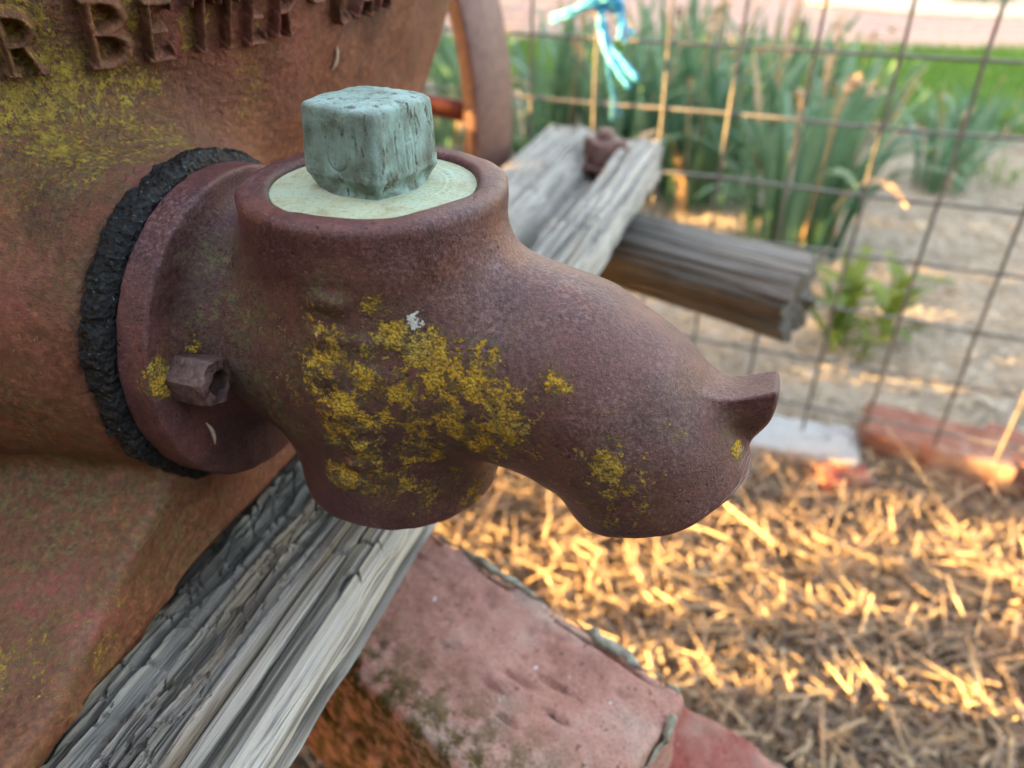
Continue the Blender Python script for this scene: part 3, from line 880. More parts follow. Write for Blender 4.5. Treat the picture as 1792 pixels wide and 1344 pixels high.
for gi, (ch, u0, u1, vb, hh) in enumerate(LET):
    phi0, zb = cone_hit(u0, vb)
    phi1, _z = cone_hit(u1, vb - 0.17 * (u1 - u0))
    wsc = (phi1 - phi0) * R_t(zb) / (0.74 * hh)
    wst = 0.092
    step = 0.0007 / hh
    hgt = 0.0058
    def fl(u, v, d, ch=ch, gi=gi):
        s = GLY[ch](u, v, wst) * hh
        s = s + 0.0003 * vnoise(u * 14, v * 14, u * 0 + gi, 51)
        f_ = smax(s + d * 0.22, d - hgt, 0.0016)
        f_ = np.maximum(f_, -0.0022 - d)
        return f_
    def wrap(u, v, d):
        return fl(u / hh, v / hh, d)
    LP, LQ, LN = nets(wrap, (-0.006, -0.0055, -0.0035), (0.80 * hh + 0.004, hh + 0.0055, hgt + 0.0015), 0.0007)
    zc = zb + LP[:, 1] * TK
    R_ = R_t(zc)
    phi = phi0 + wsc * (LP[:, 0] + 0.001) / R_t(zb)
    nr = np.stack([np.cos(phi) * TK, np.sin(phi) * TK, np.full(len(phi), -0.37 * TK)], 1)
    pos = np.stack([TC[0] + R_ * np.cos(phi), TC[1] + R_ * np.sin(phi), zc], 1)
    for _ in range(4):
        pos = pos - nr * sdf_tank0(pos[:, 0], pos[:, 1], pos[:, 2])[:, None]
    pos = pos + nr * LP[:, 2:3]
    tan_ = np.stack([-np.sin(phi), np.cos(phi), 0 * phi], 1)
    upv = np.cross(nr, tan_)
    n3 = tan_ * LN[:, 0:1] + upv * LN[:, 1:2] + nr * LN[:, 2:3]
    lw = to_world(pos)
    px_ = project(lw)[0]
    lat = {'lichen': np.clip(0.9 - px_ / 420, 0, 1) * (0.55 + 0.45 * (LP[:, 2] < 0.003)), 'olive': np.full(len(pos), .3), 'red': np.clip((px_ - 240) / 120, 0, .8), 'rough': np.full(len(pos), .5)}
    link('raised_letter', pumpmesh('raised_letter', pos, LQ, n3, lat), M_TANK, tank)

# ------------------------------------------------------------------ timbers
def timber(name, loop_fn, nl, L0, L1, ns, disp, ends, mat):
    """loop_fn(t)->(x,z,nx,nz) closed loop; disp(x,z,y,t)->depth; ends(t,x)->(dy0,dy1)"""
    t = np.linspace(0, 1, nl, endpoint=False)
    lx, lz, lnx, lnz = loop_fn(t)
    e0, e1 = ends(t, lx, lz)
    s = np.linspace(0, 1, ns)
    y = (L0 + e0)[None] + s[:, None] * ((L1 + e1) - (L0 + e0))[None]
    X = np.broadcast_to(lx, y.shape); Z = np.broadcast_to(lz, y.shape)
    d, at = disp(X, Z, y, np.broadcast_to(t, y.shape))
    Pp = np.stack([X - d * lnx, y, Z - d * lnz], -1).reshape(-1, 3)
    i = np.arange(ns - 1)[:, None]; j = np.arange(nl)[None]; j2 = (j + 1) % nl
    Qd = np.stack([i * nl + j, i * nl + j2, (i + 1) * nl + j2, (i + 1) * nl + j], -1).reshape(-1, 4)
    c0 = len(Pp)
    cen = np.array([[lx.mean(), (L0 + e0).mean() + 0.006, lz.mean()], [lx.mean(), (L1 + e1).mean() - 0.006, lz.mean()]])
    Pp = np.concatenate([Pp, cen])
    tri = []
    for a in range(nl):
        b = (a + 1) % nl
        tri.append((b, a, c0, c0)); tri.append(((ns - 1) * nl + a, (ns - 1) * nl + b, c0 + 1, c0 + 1))
    faces = Qd.tolist() + [t_[:3] for t_ in tri]
    att = {k_: np.concatenate([v_.reshape(-1), [v_.mean()] * 2]) for k_, v_ in at.items()}
    return mesh_np(name, Pp, faces, False, None, att)

BX0, BX1, BZ0, BZ1 = -0.152, -0.008, -0.305, -0.26
def beam_loop(t):
    n = len(t)
    k1, k2, k3 = int(n * .62), int(n * .20), int(n * .06)
    k4 = n - k1 - k2 - k3
    x = np.concatenate([np.linspace(BX0 + .004, BX1 - .005, k1), np.full(k2, BX1), np.linspace(BX1, BX0, k3 + 1)[:-1], np.full(k4, BX0)])
    z = np.concatenate([np.full(k1, BZ1), np.linspace(BZ1 - .005, BZ0, k2), np.full(k3, BZ0), np.linspace(BZ0, BZ1 - .004, k4)])
    nx = np.concatenate([np.zeros(k1), np.ones(k2), np.zeros(k3), -np.ones(k4)])
    nz = np.concatenate([np.ones(k1), np.zeros(k2), -np.ones(k3), np.zeros(k4)])
    # gentle roll-off towards the right edge
    z = z - np.where((nz > 0), 0.005 * np.clip((x - BX1 + 0.016) / 0.016, 0, 1) ** 2, 0)
    return x, z, nx, nz
def beam_disp(X, Z, Y, T):
    top = (np.abs(Z - BZ1) < 0.03) & (X > BX0 + .003) & (X < BX1 - .004)
    w = X + 0.004 * vnoise(X * 8, Y * 2.5, 0 * X, 60) + 0.0006 * vnoise(X * 20, Y * 16, 0 * X, 66)
    c = np.where(top, w, Z * 1.0 + 3)
    cr = np.abs(vnoise(c * 130, Y * 1.6, 0 * X + .5, 61))
    d = 0.0095 * sstep(0.17, 0.0, cr) * sstep(-0.45, 0.35, vnoise(c * 40, Y * 5, 0 * X, 62))
    cr2 = np.abs(vnoise(c * 240, Y * 3.0, 0 * X + 3.5, 63))
    d += 0.0038 * sstep(0.25, 0.0, cr2)
    d += 0.0013 * fbm(c * 330, Y * 6, 0 * X, 3, 64) * np.where(X > BX1 - .0045, .5, 1) + 0.0025 * fbm(c * 40, Y * 4, 0 * X, 2, 65)
    # checked, crumbling strip in the shade of the pump
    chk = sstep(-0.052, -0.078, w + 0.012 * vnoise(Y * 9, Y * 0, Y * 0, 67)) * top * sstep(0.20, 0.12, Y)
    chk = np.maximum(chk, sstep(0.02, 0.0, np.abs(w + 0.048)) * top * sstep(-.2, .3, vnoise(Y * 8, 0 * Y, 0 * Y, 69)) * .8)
    f1, f2 = worley(w * 190 + 0.35 * vnoise(w * 90, Y * 60, 0 * Y, 70), Y * 62 + 1.5 * vnoise(w * 120, Y * 60, 0 * Y, 71), 72)
    d += chk * (0.0045 * sstep(0.16, 0.02, f2 - f1) + 0.0045 * vnoise(w * 80, Y * 22, 0 * Y, 78) + 0.0025 * fbm(w * 300, Y * 40, 0 * Y, 2, 79))
    # weather split along the far half
    mid = -0.066 + 0.01 * np.sin(Y * 9) * 0.6 + 0.004 * vnoise(Y * 22, 0 * Y, 0 * Y, 73)
    gw = 0.011 + 0.011 * sstep(0.35, 0.62, Y)
    d += top * 0.034 * sstep(gw, gw * .45, np.abs(X - mid)) * sstep(0.22, 0.40, Y)
    d += top * sstep(.3, .5, Y) * 0.004 * np.abs(fbm(c * 170, Y * 9, 0 * X, 3, 86))
    # long crack setting off the bleached right edge
    rx = -0.030 + 0.002 * vnoise(Y * 14, 0 * Y, 0 * Y, 74)
    d += top * 0.0075 * sstep(0.0030, 0.0004, np.abs(X - rx)) * sstep(-.6, 0.0, vnoise(Y * 6, 0 * Y, 0 * Y, 75))
    lx2 = -0.048 + 0.003 * vnoise(Y * 7, 0 * Y, 0 * Y, 76)
    d += top * 0.006 * sstep(0.0026, 0.0004, np.abs(X - lx2)) * sstep(-.3, 0.3, vnoise(Y * 6, 0 * Y + 4, 0 * Y, 77))
    ck = np.abs(vnoise(c * 75, Y * 2.2, 0 * X + 9.5, 87)); d += top * 0.010 * sstep(0.055, 0.015, ck) * sstep(-.1, .3, vnoise(c * 30, Y * 6, 0 * X, 88))
    cx_ = np.abs(vnoise(c * 40, Y * 55, 0 * X + 2.5, 89)); d += top * 0.003 * sstep(0.06, 0.01, cx_) * sstep(.1, .4, vnoise(c * 25, Y * 9, 0 * X, 90))
    sidef = X > BX1 - .0045
    d += sidef * (0.0035 * vnoise(Y * 9, 0 * Y, Z * 30, 82) + 0.002 * vnoise(Y * 40, 0 * Y, Z * 60, 83) + 0.006 * sstep(.10, 0, np.abs(vnoise(Z * 60, Y * 4, 0 * Y, 84))) * sstep(0, .4, vnoise(Y * 7, 0 * Y, 0 * Y, 85)))
    darkening = np.clip(chk * 0.9, 0, 1) * sstep(-0.05, -0.09, X) * .9  # crumbling strip darkened, with the shadow beside the foot painted in
    bl = np.clip((X > BX1 - .0045) * .8 + top * sstep(0.25, 0.5, Y) * .85, 0, 1)
    return d, {'darkening': darkening, 'bleach': np.clip(bl, 0, 1).astype(float)}
def beam_ends(t, x, z):
    jag = 0.012 * vnoise(x * 90, z * 40, 0 * x, 80) + 0.007 * vnoise(x * 260, z * 90, 0 * x, 81)
    return 0 * x, -(x - BX0) / (BX1 - BX0) * 0.055 + jag
bm_me = timber('timber_beam', beam_loop, 340, -0.55, 0.785, 900, beam_disp, beam_ends, M_WOOD)
co_ = np.empty(len(bm_me.vertices) * 3, np.float32); bm_me.vertices.foreach_get('co', co_); co_ = co_.reshape(-1, 3)
co_[:, 0] += 0.020 * np.clip((co_[:, 1] - .15) / .6, 0, 1) * (co_[:, 0] - BX0) / (BX1 - BX0)      # the far end is a little wider
bm_me.vertices.foreach_set('co', co_.ravel()); bm_me.update()
beam = link('timber_beam', bm_me, M_WOOD)
beam.location = tuple(O); beam.rotation_euler = (0, 0, -A)
props(beam, 'thick grey weathered timber beam under the iron pump, deeply cracked and split', 'timber beam')
beam2 = link('timber_beam', bm_me)
beam2.location = tuple(to_world(np.array([-0.56, 0.0, -0.001]))); beam2.rotation_euler = (0, 0, -A)
props(beam2, 'weathered timber beam carrying the far side of the tank', 'timber beam')

# bolt in the split at the far end of the beam
bp = at_z(1058, 268, -0.268)
bolt = empty('beam_bolt', (bp[0], bp[1], -0.290), 0.35)
bolt.scale = (1.35, 1.35, 1.35)
props(bolt, 'rusty square nut and washer on the split end of the timber beam', 'bolt')
def sdf_sqnut(x, y, z):
    d = smax(smax(np.abs(x) - .0155, np.abs(y) - .0155, .003), np.abs(z - .019) - .011, .004)
    return d - 0.0006 * vnoise(x * 150, y * 150, z * 150, 2)
a_, b_, c_ = nets(sdf_sqnut, (-.02, -.02, .004), (.02, .02, .034), .0013)
link('square_nut', mesh_np('square_nut', a_, b_, True, c_), M_RUST, bolt)
a_, b_ = lathe([(-.02, .003), (-.02, .0085), (.034, .0085), (.038, .006), (.038, .0005)], 20, 'z')
link('threaded_stud', mesh_np('threaded_stud', a_, b_), M_RUST, bolt)
a_, b_ = lathe([(.0035, .0002), (.0035, .021), (.0078, .0215), (.0078, .0002)], 28, 'z')
link('washer', mesh_np('washer', a_, b_[:, ::-1]), M_RUST, bolt)

# dark cross post lying under the beam end
def log_loop(t):
    th = -t * 2 * np.pi
    r = 0.042 / (np.abs(np.cos(th)) ** 3.4 + np.abs(np.sin(th)) ** 3.4) ** (1 / 3.4)
    r = r * (1 + 0.05 * np.sin(3 * th + 1) + 0.04 * np.sin(5 * th))
    return r * np.cos(th), r * np.sin(th) * 0.97, np.cos(th), np.sin(th)
def log_disp(X, Z, Y, T):
    c = np.sin(T * 2 * np.pi) * 0.055; e = np.cos(T * 2 * np.pi) * 0.055
    cr = np.abs(vnoise(c * 55, e * 55, Y * 1.5, 91))
    d = 0.005 * sstep(.22, 0, cr) + 0.002 * fbm(c * 160, e * 160, Y * 8, 3, 92) + 0.004 * vnoise(c * 25, e * 25, Y * 7, 93)
    return d, {'darkening': 0.35 + 0 * X, 'bleach': 0.35 * sstep(0.2, 0.9, Z / .038) * sstep(.0, .20, Y)}
def log_ends(t, x, z):
    j = 0.010 * vnoise(x * 60, z * 60, 0 * x, 95)
    return j * .5, j
log_me = timber('cross_post', log_loop, 130, -0.40, 0.252, 260, log_disp, log_ends, M_LOG)
log = link('cross_post', log_me, M_LOG)
lp = np.array([0.100, 0.842, -0.3475])
ldir = np.array([0.792, -0.61, 0])
log.location = tuple(lp)
log.rotation_euler = (0, math.radians(0), math.atan2(ldir[1], ldir[0]) - math.pi / 2)
props(log, 'dark grey split wooden post lying crosswise under the end of the weathered beam', 'wooden post')

# ------------------------------------------------------------------ bricks
def brick_mesh(seed, nx=60, ny=30, nz=20, L=0.212, Wd=0.0955, H=0.070, chip=1.0, olive=0.0):
    def face(n, m):
        a, b = np.meshgrid(np.linspace(-1, 1, n + 1), np.linspace(-1, 1, m + 1), indexing='ij')
        i, j = np.meshgrid(np.arange(n), np.arange(m), indexing='ij')
        q = np.stack([i * (m + 1) + j, (i + 1) * (m + 1) + j, (i + 1) * (m + 1) + j + 1, i * (m + 1) + j + 1], -1).reshape(-1, 4)
        return a.ravel(), b.ravel(), q
    V, Fq, k = [], [], 0
    for ax, (n, m) in ((2, (nx, ny)), (0, (ny, nz)), (1, (nz, nx))):
        for s in (1, -1):
            a, b, qd = face(n, m)
            p = np.zeros((len(a), 3))
            p[:, ax] = s; p[:, (ax + 1) % 3] = a; p[:, (ax + 2) % 3] = b
            V.append(p); Fq.append((qd if s > 0 else qd[:, ::-1]) + k); k += len(a)
    V = np.concatenate(V); Fq = np.concatenate(Fq)
    half = np.array([L, Wd, H]) / 2
    Pq = V * half
    rr = 0.0055 + 0.003 * vnoise(Pq[:, 0] * 60, Pq[:, 1] * 60, Pq[:, 2] * 60, seed)
    inner = half - 0.0045
    c = np.clip(Pq, -inner, inner)
    dv = Pq - c; ln = np.linalg.norm(dv, axis=1)
    nrm = dv / np.maximum(ln, 1e-9)[:, None]
    Pq = c + nrm * np.minimum(ln, 0.0045)[:, None]
    x, y, z = Pq.T
    edge = (np.abs(V) > 0.86).sum(1) >= 2
    d = 0.0010 * fbm(x * 45, y * 45, z * 45, 3, seed + 1) + 0.0006 * vnoise(x * 220, y * 220, z * 220, seed + 2)
    pit = sstep(0.55, 0.85, vnoise(x * 130, y * 130, z * 130, seed + 3)) * 0.0016
    chips = sstep(0.25, 0.8, vnoise(x * 38, y * 38, z * 38, seed + 4)) * 0.006 * chip * edge
    if olive > 0:
        for gx_, gy_, gl in ((.030, .002, .011), (.046, .012, .010), (.022, -.010, .009), (.060, -.002, .008), (.040, -.020, .007)):
            dd = np.hypot((x - gx_) / gl, (y - gy_ - .1 * (x - gx_)) / .0016)
            d = d - 0.0028 * sstep(1.3, .5, dd) * (z > .02)
    Pq = Pq + nrm * (d - pit - chips)[:, None]
    ol = np.full(len(Pq), olive) * np.clip(-V[:, 1] * 1.2, 0, 1)
    me = mesh_np('brick', Pq, Fq, True, None, {'olive': np.clip(ol, 0, 1)})
    bm = bmesh.new(); bm.from_mesh(me); bmesh.ops.remove_doubles(bm, verts=bm.verts, dist=1e-5); bm.to_mesh(me); bm.free()
    return me
bd = np.array([0.765, -0.644, 0]); bw = np.array([-0.645, -0.764, 0])
BRZ = math.atan2(bd[1], bd[0])
BM1 = brick_mesh(100, 110, 60, 36, Wd=0.110, olive=1.0)
BM2 = brick_mesh(120)
BM3 = brick_mesh(140)
b1c = np.array([0.0952, 0.2433, 0]) - 0.106 * bd + 0.0550 * bw
brick1 = empty('brick', (b1c[0], b1c[1], -0.430), BRZ)
props(brick1, 'pinkish old brick wedged under the timber beam, mortar left along its edges', 'brick')
f1 = link('clay_body', BM1, M_BRICK, brick1); f1.location = (0, 0, 0.035)
# mortar strips left on the brick
def strip(pts, w, h, seed):
    n = 150
    pts = np.asarray(pts, float)
    s = np.linspace(0, 1, n)
    px = np.stack([np.interp(s, np.linspace(0, 1, len(pts)), pts[:, d]) for d in range(3)], 1)
    m = 12
    th = np.linspace(0, 2 * np.pi, m, endpoint=False)
    ww = w * (0.75 + 0.45 * vnoise(s * 11, 0 * s, 0 * s, seed)); hh_ = h * (0.8 + 0.5 * vnoise(s * 13, 0 * s, 0 * s, seed + 1))
    taper = sstep(0, .06, s) * sstep(1, .94, s) * (0.25 + 0.75 * sstep(-.45, .1, vnoise(s * 17, 0 * s, 0 * s, seed + 9)))
    T = np.gradient(px, axis=0); T /= np.linalg.norm(T, axis=1)[:, None]
    side = np.cross(T, [0, 0, 1.0]); side /= np.maximum(np.linalg.norm(side, axis=1), 1e-6)[:, None]
    Pm = px[:, None] + (ww * taper)[:, None, None] * np.cos(th)[None, :, None] * side[:, None] + (hh_ * taper)[:, None, None] * np.sin(th)[None, :, None] * np.array([0, 0, 1.0])
    Pm = Pm.reshape(-1, 3)
    Pm += 0.0022 * np.stack([vnoise(Pm[:, 0] * 180, Pm[:, 1] * 180, Pm[:, 2] * 180, seed + k) for k in (2, 3, 4)], 1)
    i = np.arange(n - 1)[:, None]; j = np.arange(m)[None]; j2 = (j + 1) % m
    return mesh_np('mortar', Pm, np.stack([i * m + j, i * m + j2, (i + 1) * m + j2, (i + 1) * m + j], -1).reshape(-1, 4))
link('mortar', strip([(-.095, .0535, .0685), (.0, .0545, .0692), (.092, .0545, .0685), (.105, .051, .0675)], .0032, .0032, 160), M_MORTAR, brick1)
link('mortar', strip([(.106, .043, .065), (.1075, .01, .053), (.107, -.025, .04), (.1065, -.043, .027)], .003, .010, 170), M_MORTAR, brick1)

def plain_brick(loc, rz, me, mat, label, group=None, tilt=(0, 0)):
    o = link('brick', me, mat)
    if len(o.material_slots):
        o.material_slots[0].link = 'OBJECT'; o.material_slots[0].material = mat
    o.location = loc; o.rotation_euler = (tilt[0], tilt[1], rz)
    props(o, label, 'brick', group)
    return o
b2c = np.array([0.0952, 0.2433, 0]) + 0.024 * bd + 0.061 * bw
plain_brick((b2c[0], b2c[1], -0.466), BRZ + math.pi / 2 + .06, BM2, M_BRICK2, 'bright red brick directly beneath the pinkish brick, jutting out past it')
mb = link('brick', BM1, M_BRICK)
mbc = b1c - 0.030 * bd + 0.002 * bw
mb.location = (mbc[0], mbc[1], -0.466); mb.rotation_euler = (0, 0, BRZ + .015)
props(mb, 'dark mossy brick lying flush beneath the pinkish brick, beside the bright red one', 'brick')
for k_, dz in enumerate((0.0715, 0.143, 0.2145, 0.28)):
    c = b1c + bd * (0.02 - 0.012 * k_) + bw * (0.006 - 0.004 * k_)
    plain_brick((c[0], c[1], -0.466 - dz), BRZ + 0.04 - .04 * k_, (BM3, BM2)[k_ % 2], M_BRICK, ('brick in the pile under the beam, third one down', 'brick in the pile under the beam, fourth one down', 'brick in the pile under the beam, fifth one down', 'lowest brick of the pile under the beam, sunk in straw')[k_])
ORD = ['topmost', 'second from the top', 'third from the top', 'fourth from the top', 'fifth from the top', 'sixth from the top', 'seventh from the top']
fp = np.array([-0.105, 1.0, 0])
for k_ in range(6):
    z_ = -0.417 - 0.0712 * k_
    plain_brick((fp[0] + .006 * (k_ % 2), fp[1], z_), -0.65 + (0.05 if k_ % 2 else -.04), (BM2, BM3)[k_ % 2], M_BRICK, 'red brick, ' + ORD[k_] + ' in the pillar under the cross post')
fp2 = to_world(np.array([-0.63, 0.02, 0]))
for k_ in range(7):
    plain_brick((fp2[0], fp2[1] + .006 * (k_ % 2), -0.341 - 0.0712 * k_), -A + .03 * k_, (BM3, BM2)[k_ % 2], M_BRICK, 'red brick, ' + ORD[k_] + ' in the pillar behind the tank')

# ------------------------------------------------------------------ iron wheel behind the pump
wq = ray(868, 205) * 0.90
wv = np.array([0.80, -0.60, 0])
WR = 0.40
wheel_c = np.array([wq[0], wq[1], wq[2]]) - WR * wv
wl = to_local(wheel_c)
a_, b_ = lathe([(-.034, WR - .022), (-.036, WR - .002), (-.034, WR), (.034, WR), (.036, WR - .002), (.034, WR - .022)], 140, 'z', True)
flywheel = link('flywheel', mesh_np('flywheel', a_[:, [0, 2, 1]], b_, True), M_RUST, pump)
flywheel.location = (wl[0], wl[1], wl[2] - PZ)
flywheel.rotation_euler = (0, 0, math.atan2(wv[1], wv[0]) + A)
flywheel['label'] = 'flat rimmed rusty iron flywheel behind the tank'
for k_ in range(6):
    th = k_ * math.pi / 3
    dr = np.array([math.cos(th), 0, math.sin(th)])
    v_, f_ = tube_np([dr * .03, dr * .17, dr * (WR - .012)], .013, 10)
    link('spoke', mesh_np('spoke', v_, f_), M_RUST_RED, flywheel)
a_, b_ = lathe([(-.05, .012), (-.05, .036), (-.02, .045), (.02, .045), (.05, .036), (.05, .012)], 32, 'z', True)
link('hub', mesh_np('hub', a_[:, [0, 2, 1]], b_), M_RUST, flywheel)
v_, f_ = tube_np([(0, -.30, 0), (0, 0, 0), (0, .06, 0)], .017, 14)
link('axle', mesh_np('axle', v_, f_), M_RUST, flywheel)

# ------------------------------------------------------------------ wire fence
FA = np.array([0.2855, 1.012, -0.156])
FAZ = math.radians(21.0)
FH = np.array([math.cos(FAZ), -math.sin(FAZ), 0])
FN = np.array([math.sin(FAZ), math.cos(FAZ), 0])
SX, SZ = 0.0915, 0.085
fence = empty('wire_fence', (FA[0], FA[1], GROUND), 0)
props(fence, 'welded wire mesh garden fence behind the pump', 'fence')
F0 = np.array([FA[0], FA[1], GROUND])
rng = np.random.default_rng(5)
i0, i1, j0, j1 = -9, 12, -5, 6
for i in range(i0, i1 + 1):
    s = np.linspace(FA[2] - SZ * j0, GROUND - 0.02, 16)
    wob = 0.002 * np.cumsum(rng.normal(size=16)) * .4
    p = np.stack([FA[0] + FH[0] * (i * SX + wob) + FN[0] * wob, FA[1] + FH[1] * (i * SX + wob) + FN[1] * (wob * .6), s], 1) - F0
    v_, f_ = tube_np(p, .0024, 6)
    link('wire', mesh_np('wire', v_, f_), M_WIRE, fence)
for j in range(j0, j1 + 1):
    s = np.linspace(i0 * SX - .03, i1 * SX + .03, 40)
    wob = 0.003 * vnoise(s * 5, s * 0 + j, s * 0, 33)
    p = np.stack([FA[0] + FH[0] * s + FN[0] * .0046, FA[1] + FH[1] * s + FN[1] * .0046, FA[2] - SZ * j + wob], 1) - F0
    v_, f_ = tube_np(p, .0024, 6)
    link('wire', mesh_np('wire', v_, f_), M_WIRE, fence)

def on_fence(u, v, off=-0.01):
    r = ray(u, v)
    t = ((FA @ FN) + off) / (r @ FN)
    return r * t
twine = empty('blue_twine', tuple(on_fence(1062, 40)), 0)
props(twine, 'bright blue plastic twine knotted round the fence wire with hanging tails', 'twine')
T0 = np.array(on_fence(1062, 40))
def strand(pix, rad, name):
    p = np.array([on_fence(u, v, o) for u, v, o in pix]) - T0
    s = np.linspace(0, len(p) - 1, 26)
    q_ = np.stack([np.interp(s, np.arange(len(p)), p[:, d]) for d in range(3)], 1)
    for _ in range(3): q_[1:-1] = (q_[:-2] + 2 * q_[1:-1] + q_[2:]) / 4
    tw = np.asarray(rad) * (1 + .15 * np.sin(s * 9))
    pr = []
    for a in range(3):
        ph = a * 2.1 + s * .9
        off = np.stack([np.cos(ph), 0 * ph, np.sin(ph)], 1) * (tw * .62)[:, None]
        fr = np.linspace(0, 1, len(q_))[:, None] ** 4 * np.array([[.006 * (a - 1), 0, .003 * a]])
        pr.append(tube_np(q_ + off + fr, tw * .48, 6))
    v_, f_ = merge(pr)
    v_ = v_ + 0.0006 * np.stack([vnoise(v_[:, 0] * 300, v_[:, 1] * 300, v_[:, 2] * 300, k) for k in (1, 2, 3)], 1)
    link(name, mesh_np(name, v_, f_), M_TWINE, twine)
strand([(968, 33, -.015), (1000, 20, -.02), (1035, 6, -.02), (1060, 2, -.012)], .006, 'tail')
strand([(1050, -20, -.01), (1053, 20, -.012), (1056, 60, -.014), (1064, 90, -.02), (1085, 115, -.03), (1110, 148, -.035)], .0065, 'tail')
strand([(1075, -25, .01), (1086, 20, .008), (1090, 50, -.01), (1096, 72, -.012)], .006, 'loop')
strand([(1060, 70, -.006), (1066, 130, -.008), (1073, 170, -.006), (1078, 212, -.004)], .002, 'tail')
strand([(1048, 0, -.014), (1062, -8, -.02), (1080, 0, -.016), (1080, 14, .006), (1060, 16, .008), (1048, 4, -.01)], .0065, 'knot')

# ------------------------------------------------------------------ bricks and stone edging at the fence
ep = at_z(1650, 850, GROUND)
eb = np.array([FH[0], FH[1], 0])
def edge_brick(u, v, lab, me, mat, rz=0.0, dz=0.034):
    p = at_z(u, v, GROUND + .03)
    plain_brick((p[0], p[1], GROUND + dz), math.atan2(eb[1], eb[0]) + rz, me, mat, lab)
M_EDGE = mat_brick('orange_edging_brick', (0.19, 0.075, 0.05), (0.29, 0.125, 0.085), (0.36, 0.19, 0.13))
edge_brick(1628, 792, 'red brick lying half buried in mulch at the foot of the wire fence', BM2, M_EDGE, -.1)
edge_brick(1850, 838, 'orange brick half buried beyond the red brick at the fence foot', BM3, M_EDGE, -.16)
M_PALE = mat_brick('pale_lime_brick', (0.38, 0.36, 0.34), (0.48, 0.47, 0.45), (0.55, 0.54, 0.52))
edge_brick(1375, 775, 'whitewashed pale brick at the foot of the fence beside the red one', BM3, M_PALE, .05, .015)
edge_brick(1470, 820, 'small pinkish brick bat between the pale and the red brick', brick_mesh(180, 20, 20, 14, .07, .08, .06), M_BRICK2, .5, .01)

# ------------------------------------------------------------------ straw and mulch
def straws(name, n, region, lmin, lmax, wmin, wmax, mat, zspread, tilt, seed, label, bend=0.045):
    r = np.random.default_rng(seed)
    x, y = region(r, n)
    n = len(x)
    L = lmin + (lmax - lmin) * r.random(n) ** 1.8
    Wd = wmin + (wmax - wmin) * r.random(n) ** 1.5
    th = r.random(n) * 2 * np.pi
    el = np.clip(r.normal(size=n) * tilt, -1.2, 1.2)
    z = ground_h(x, y) + zspread * r.random(n) + np.abs(np.sin(el)) * L * .35
    d = np.stack([np.cos(th) * np.cos(el), np.sin(th) * np.cos(el), np.sin(el)], 1)
    side = np.stack([-np.sin(th), np.cos(th), 0 * th], 1)
    roll = r.normal(size=n) * .6
    up = np.cross(d, side)
    s2 = side * np.cos(roll)[:, None] + up * np.sin(roll)[:, None]
    u2 = np.cross(d, s2)
    c = np.stack([x, y, z], 1)
    bnd = bend * L * r.normal(size=n)
    V = []
    for k, f in enumerate((-.5, 0, .5)):
        ctr = c + d * (L * f)[:, None] + (s2 * .6 + u2 * .4) * (bnd * (1 if k == 1 else 0))[:, None]
        wk = Wd * (1 if k == 1 else .8)
        for a, b in ((-.5, -.12), (.5, -.12), (0, .3)):
            V.append(ctr + s2 * (wk * a)[:, None] + u2 * (wk * b)[:, None])
    V = np.stack(V, 1).reshape(-1, 3)
    base = np.arange(n)[:, None] * 9
    F = []
    for k in (0, 3):
        for a in range(3):
            b = (a + 1) % 3
            F.append(base + np.array([[k + a, k + b, k + 3 + b, k + 3 + a]]))
    F = np.concatenate(F)
    tone = np.repeat(np.clip(r.normal(.5, .28, n), 0, 1), 9)
    o = link(name, mesh_np(name, V, F, False, None, {'tone': tone}), mat)
    props(o, label, 'straw', kind='stuff')
    return o
def side_of_fence(x, y): return (x - FA[0]) * FN[0] + (y - FA[1]) * FN[1]
def reg_front(r, n):
    x = r.uniform(-0.9, 2.0, n * 2); y = r.uniform(-0.1, 1.7, n * 2)
    k = (side_of_fence(x, y) < 0.03)
    return x[k][:n], y[k][:n]
def reg_back(r, n):
    y = 0.6 + 2.9 * r.random(n * 3) ** 1.3; x = r.uniform(-0.4, 3.2, n * 3)
    k = (side_of_fence(x, y) > -0.05) & (x < y * .85 + .6) & (x > y * -.05 - .2)
    return x[k][:n], y[k][:n]
straws('straw_mulch', 48000, reg_front, .008, .060, .0012, .0058, M_STRAW, .035, .32, 3, 'coarse golden straw and wood chip mulch covering the ground in front of the fence')
straws('dry_stalks', 2600, reg_front, .07, .22, .0012, .0034, M_STRAW, .05, .16, 6, 'long loose dry stalks lying over the straw mulch', .03)
straws('pale_mulch', 44000, reg_back, .012, .055, .0015, .005, M_MULCH, .02, .25, 4, 'fine pale shredded mulch covering the garden bed behind the fence')

# ------------------------------------------------------------------ lawn and brick path
def strip_region(lst):
    return lst
lawn_pts = [(1.35, 3.05), (2.0, 2.85), (3.2, 2.75), (5.5, 2.7), (9.0, 2.8), (9.0, 4.35), (5.0, 4.5), (2.6, 4.55), (1.0, 4.8), (-3.5, 5.2), (-3.5, 4.2), (-0.5, 3.9), (0.6, 3.5)]
bm = bmesh.new()
vs_ = [bm.verts.new((x, y, GROUND + .03)) for x, y in lawn_pts]
bm.faces.new(vs_)
ge = bmesh.ops.extrude_face_region(bm, geom=bm.faces[:])
bmesh.ops.translate(bm, verts=[v for v in ge['geom'] if isinstance(v, bmesh.types.BMVert)], vec=(0, 0, -.06))
bmesh.ops.recalc_face_normals(bm, faces=bm.faces[:])
me = bpy.data.meshes.new('lawn'); bm.to_mesh(me); bm.free()
props(link('lawn', me, mat_plain('lawn_soil', (0.09, 0.17, 0.03), .9, .4, 25)), 'green lawn strip between the bed and the brick path', 'lawn', kind='structure')
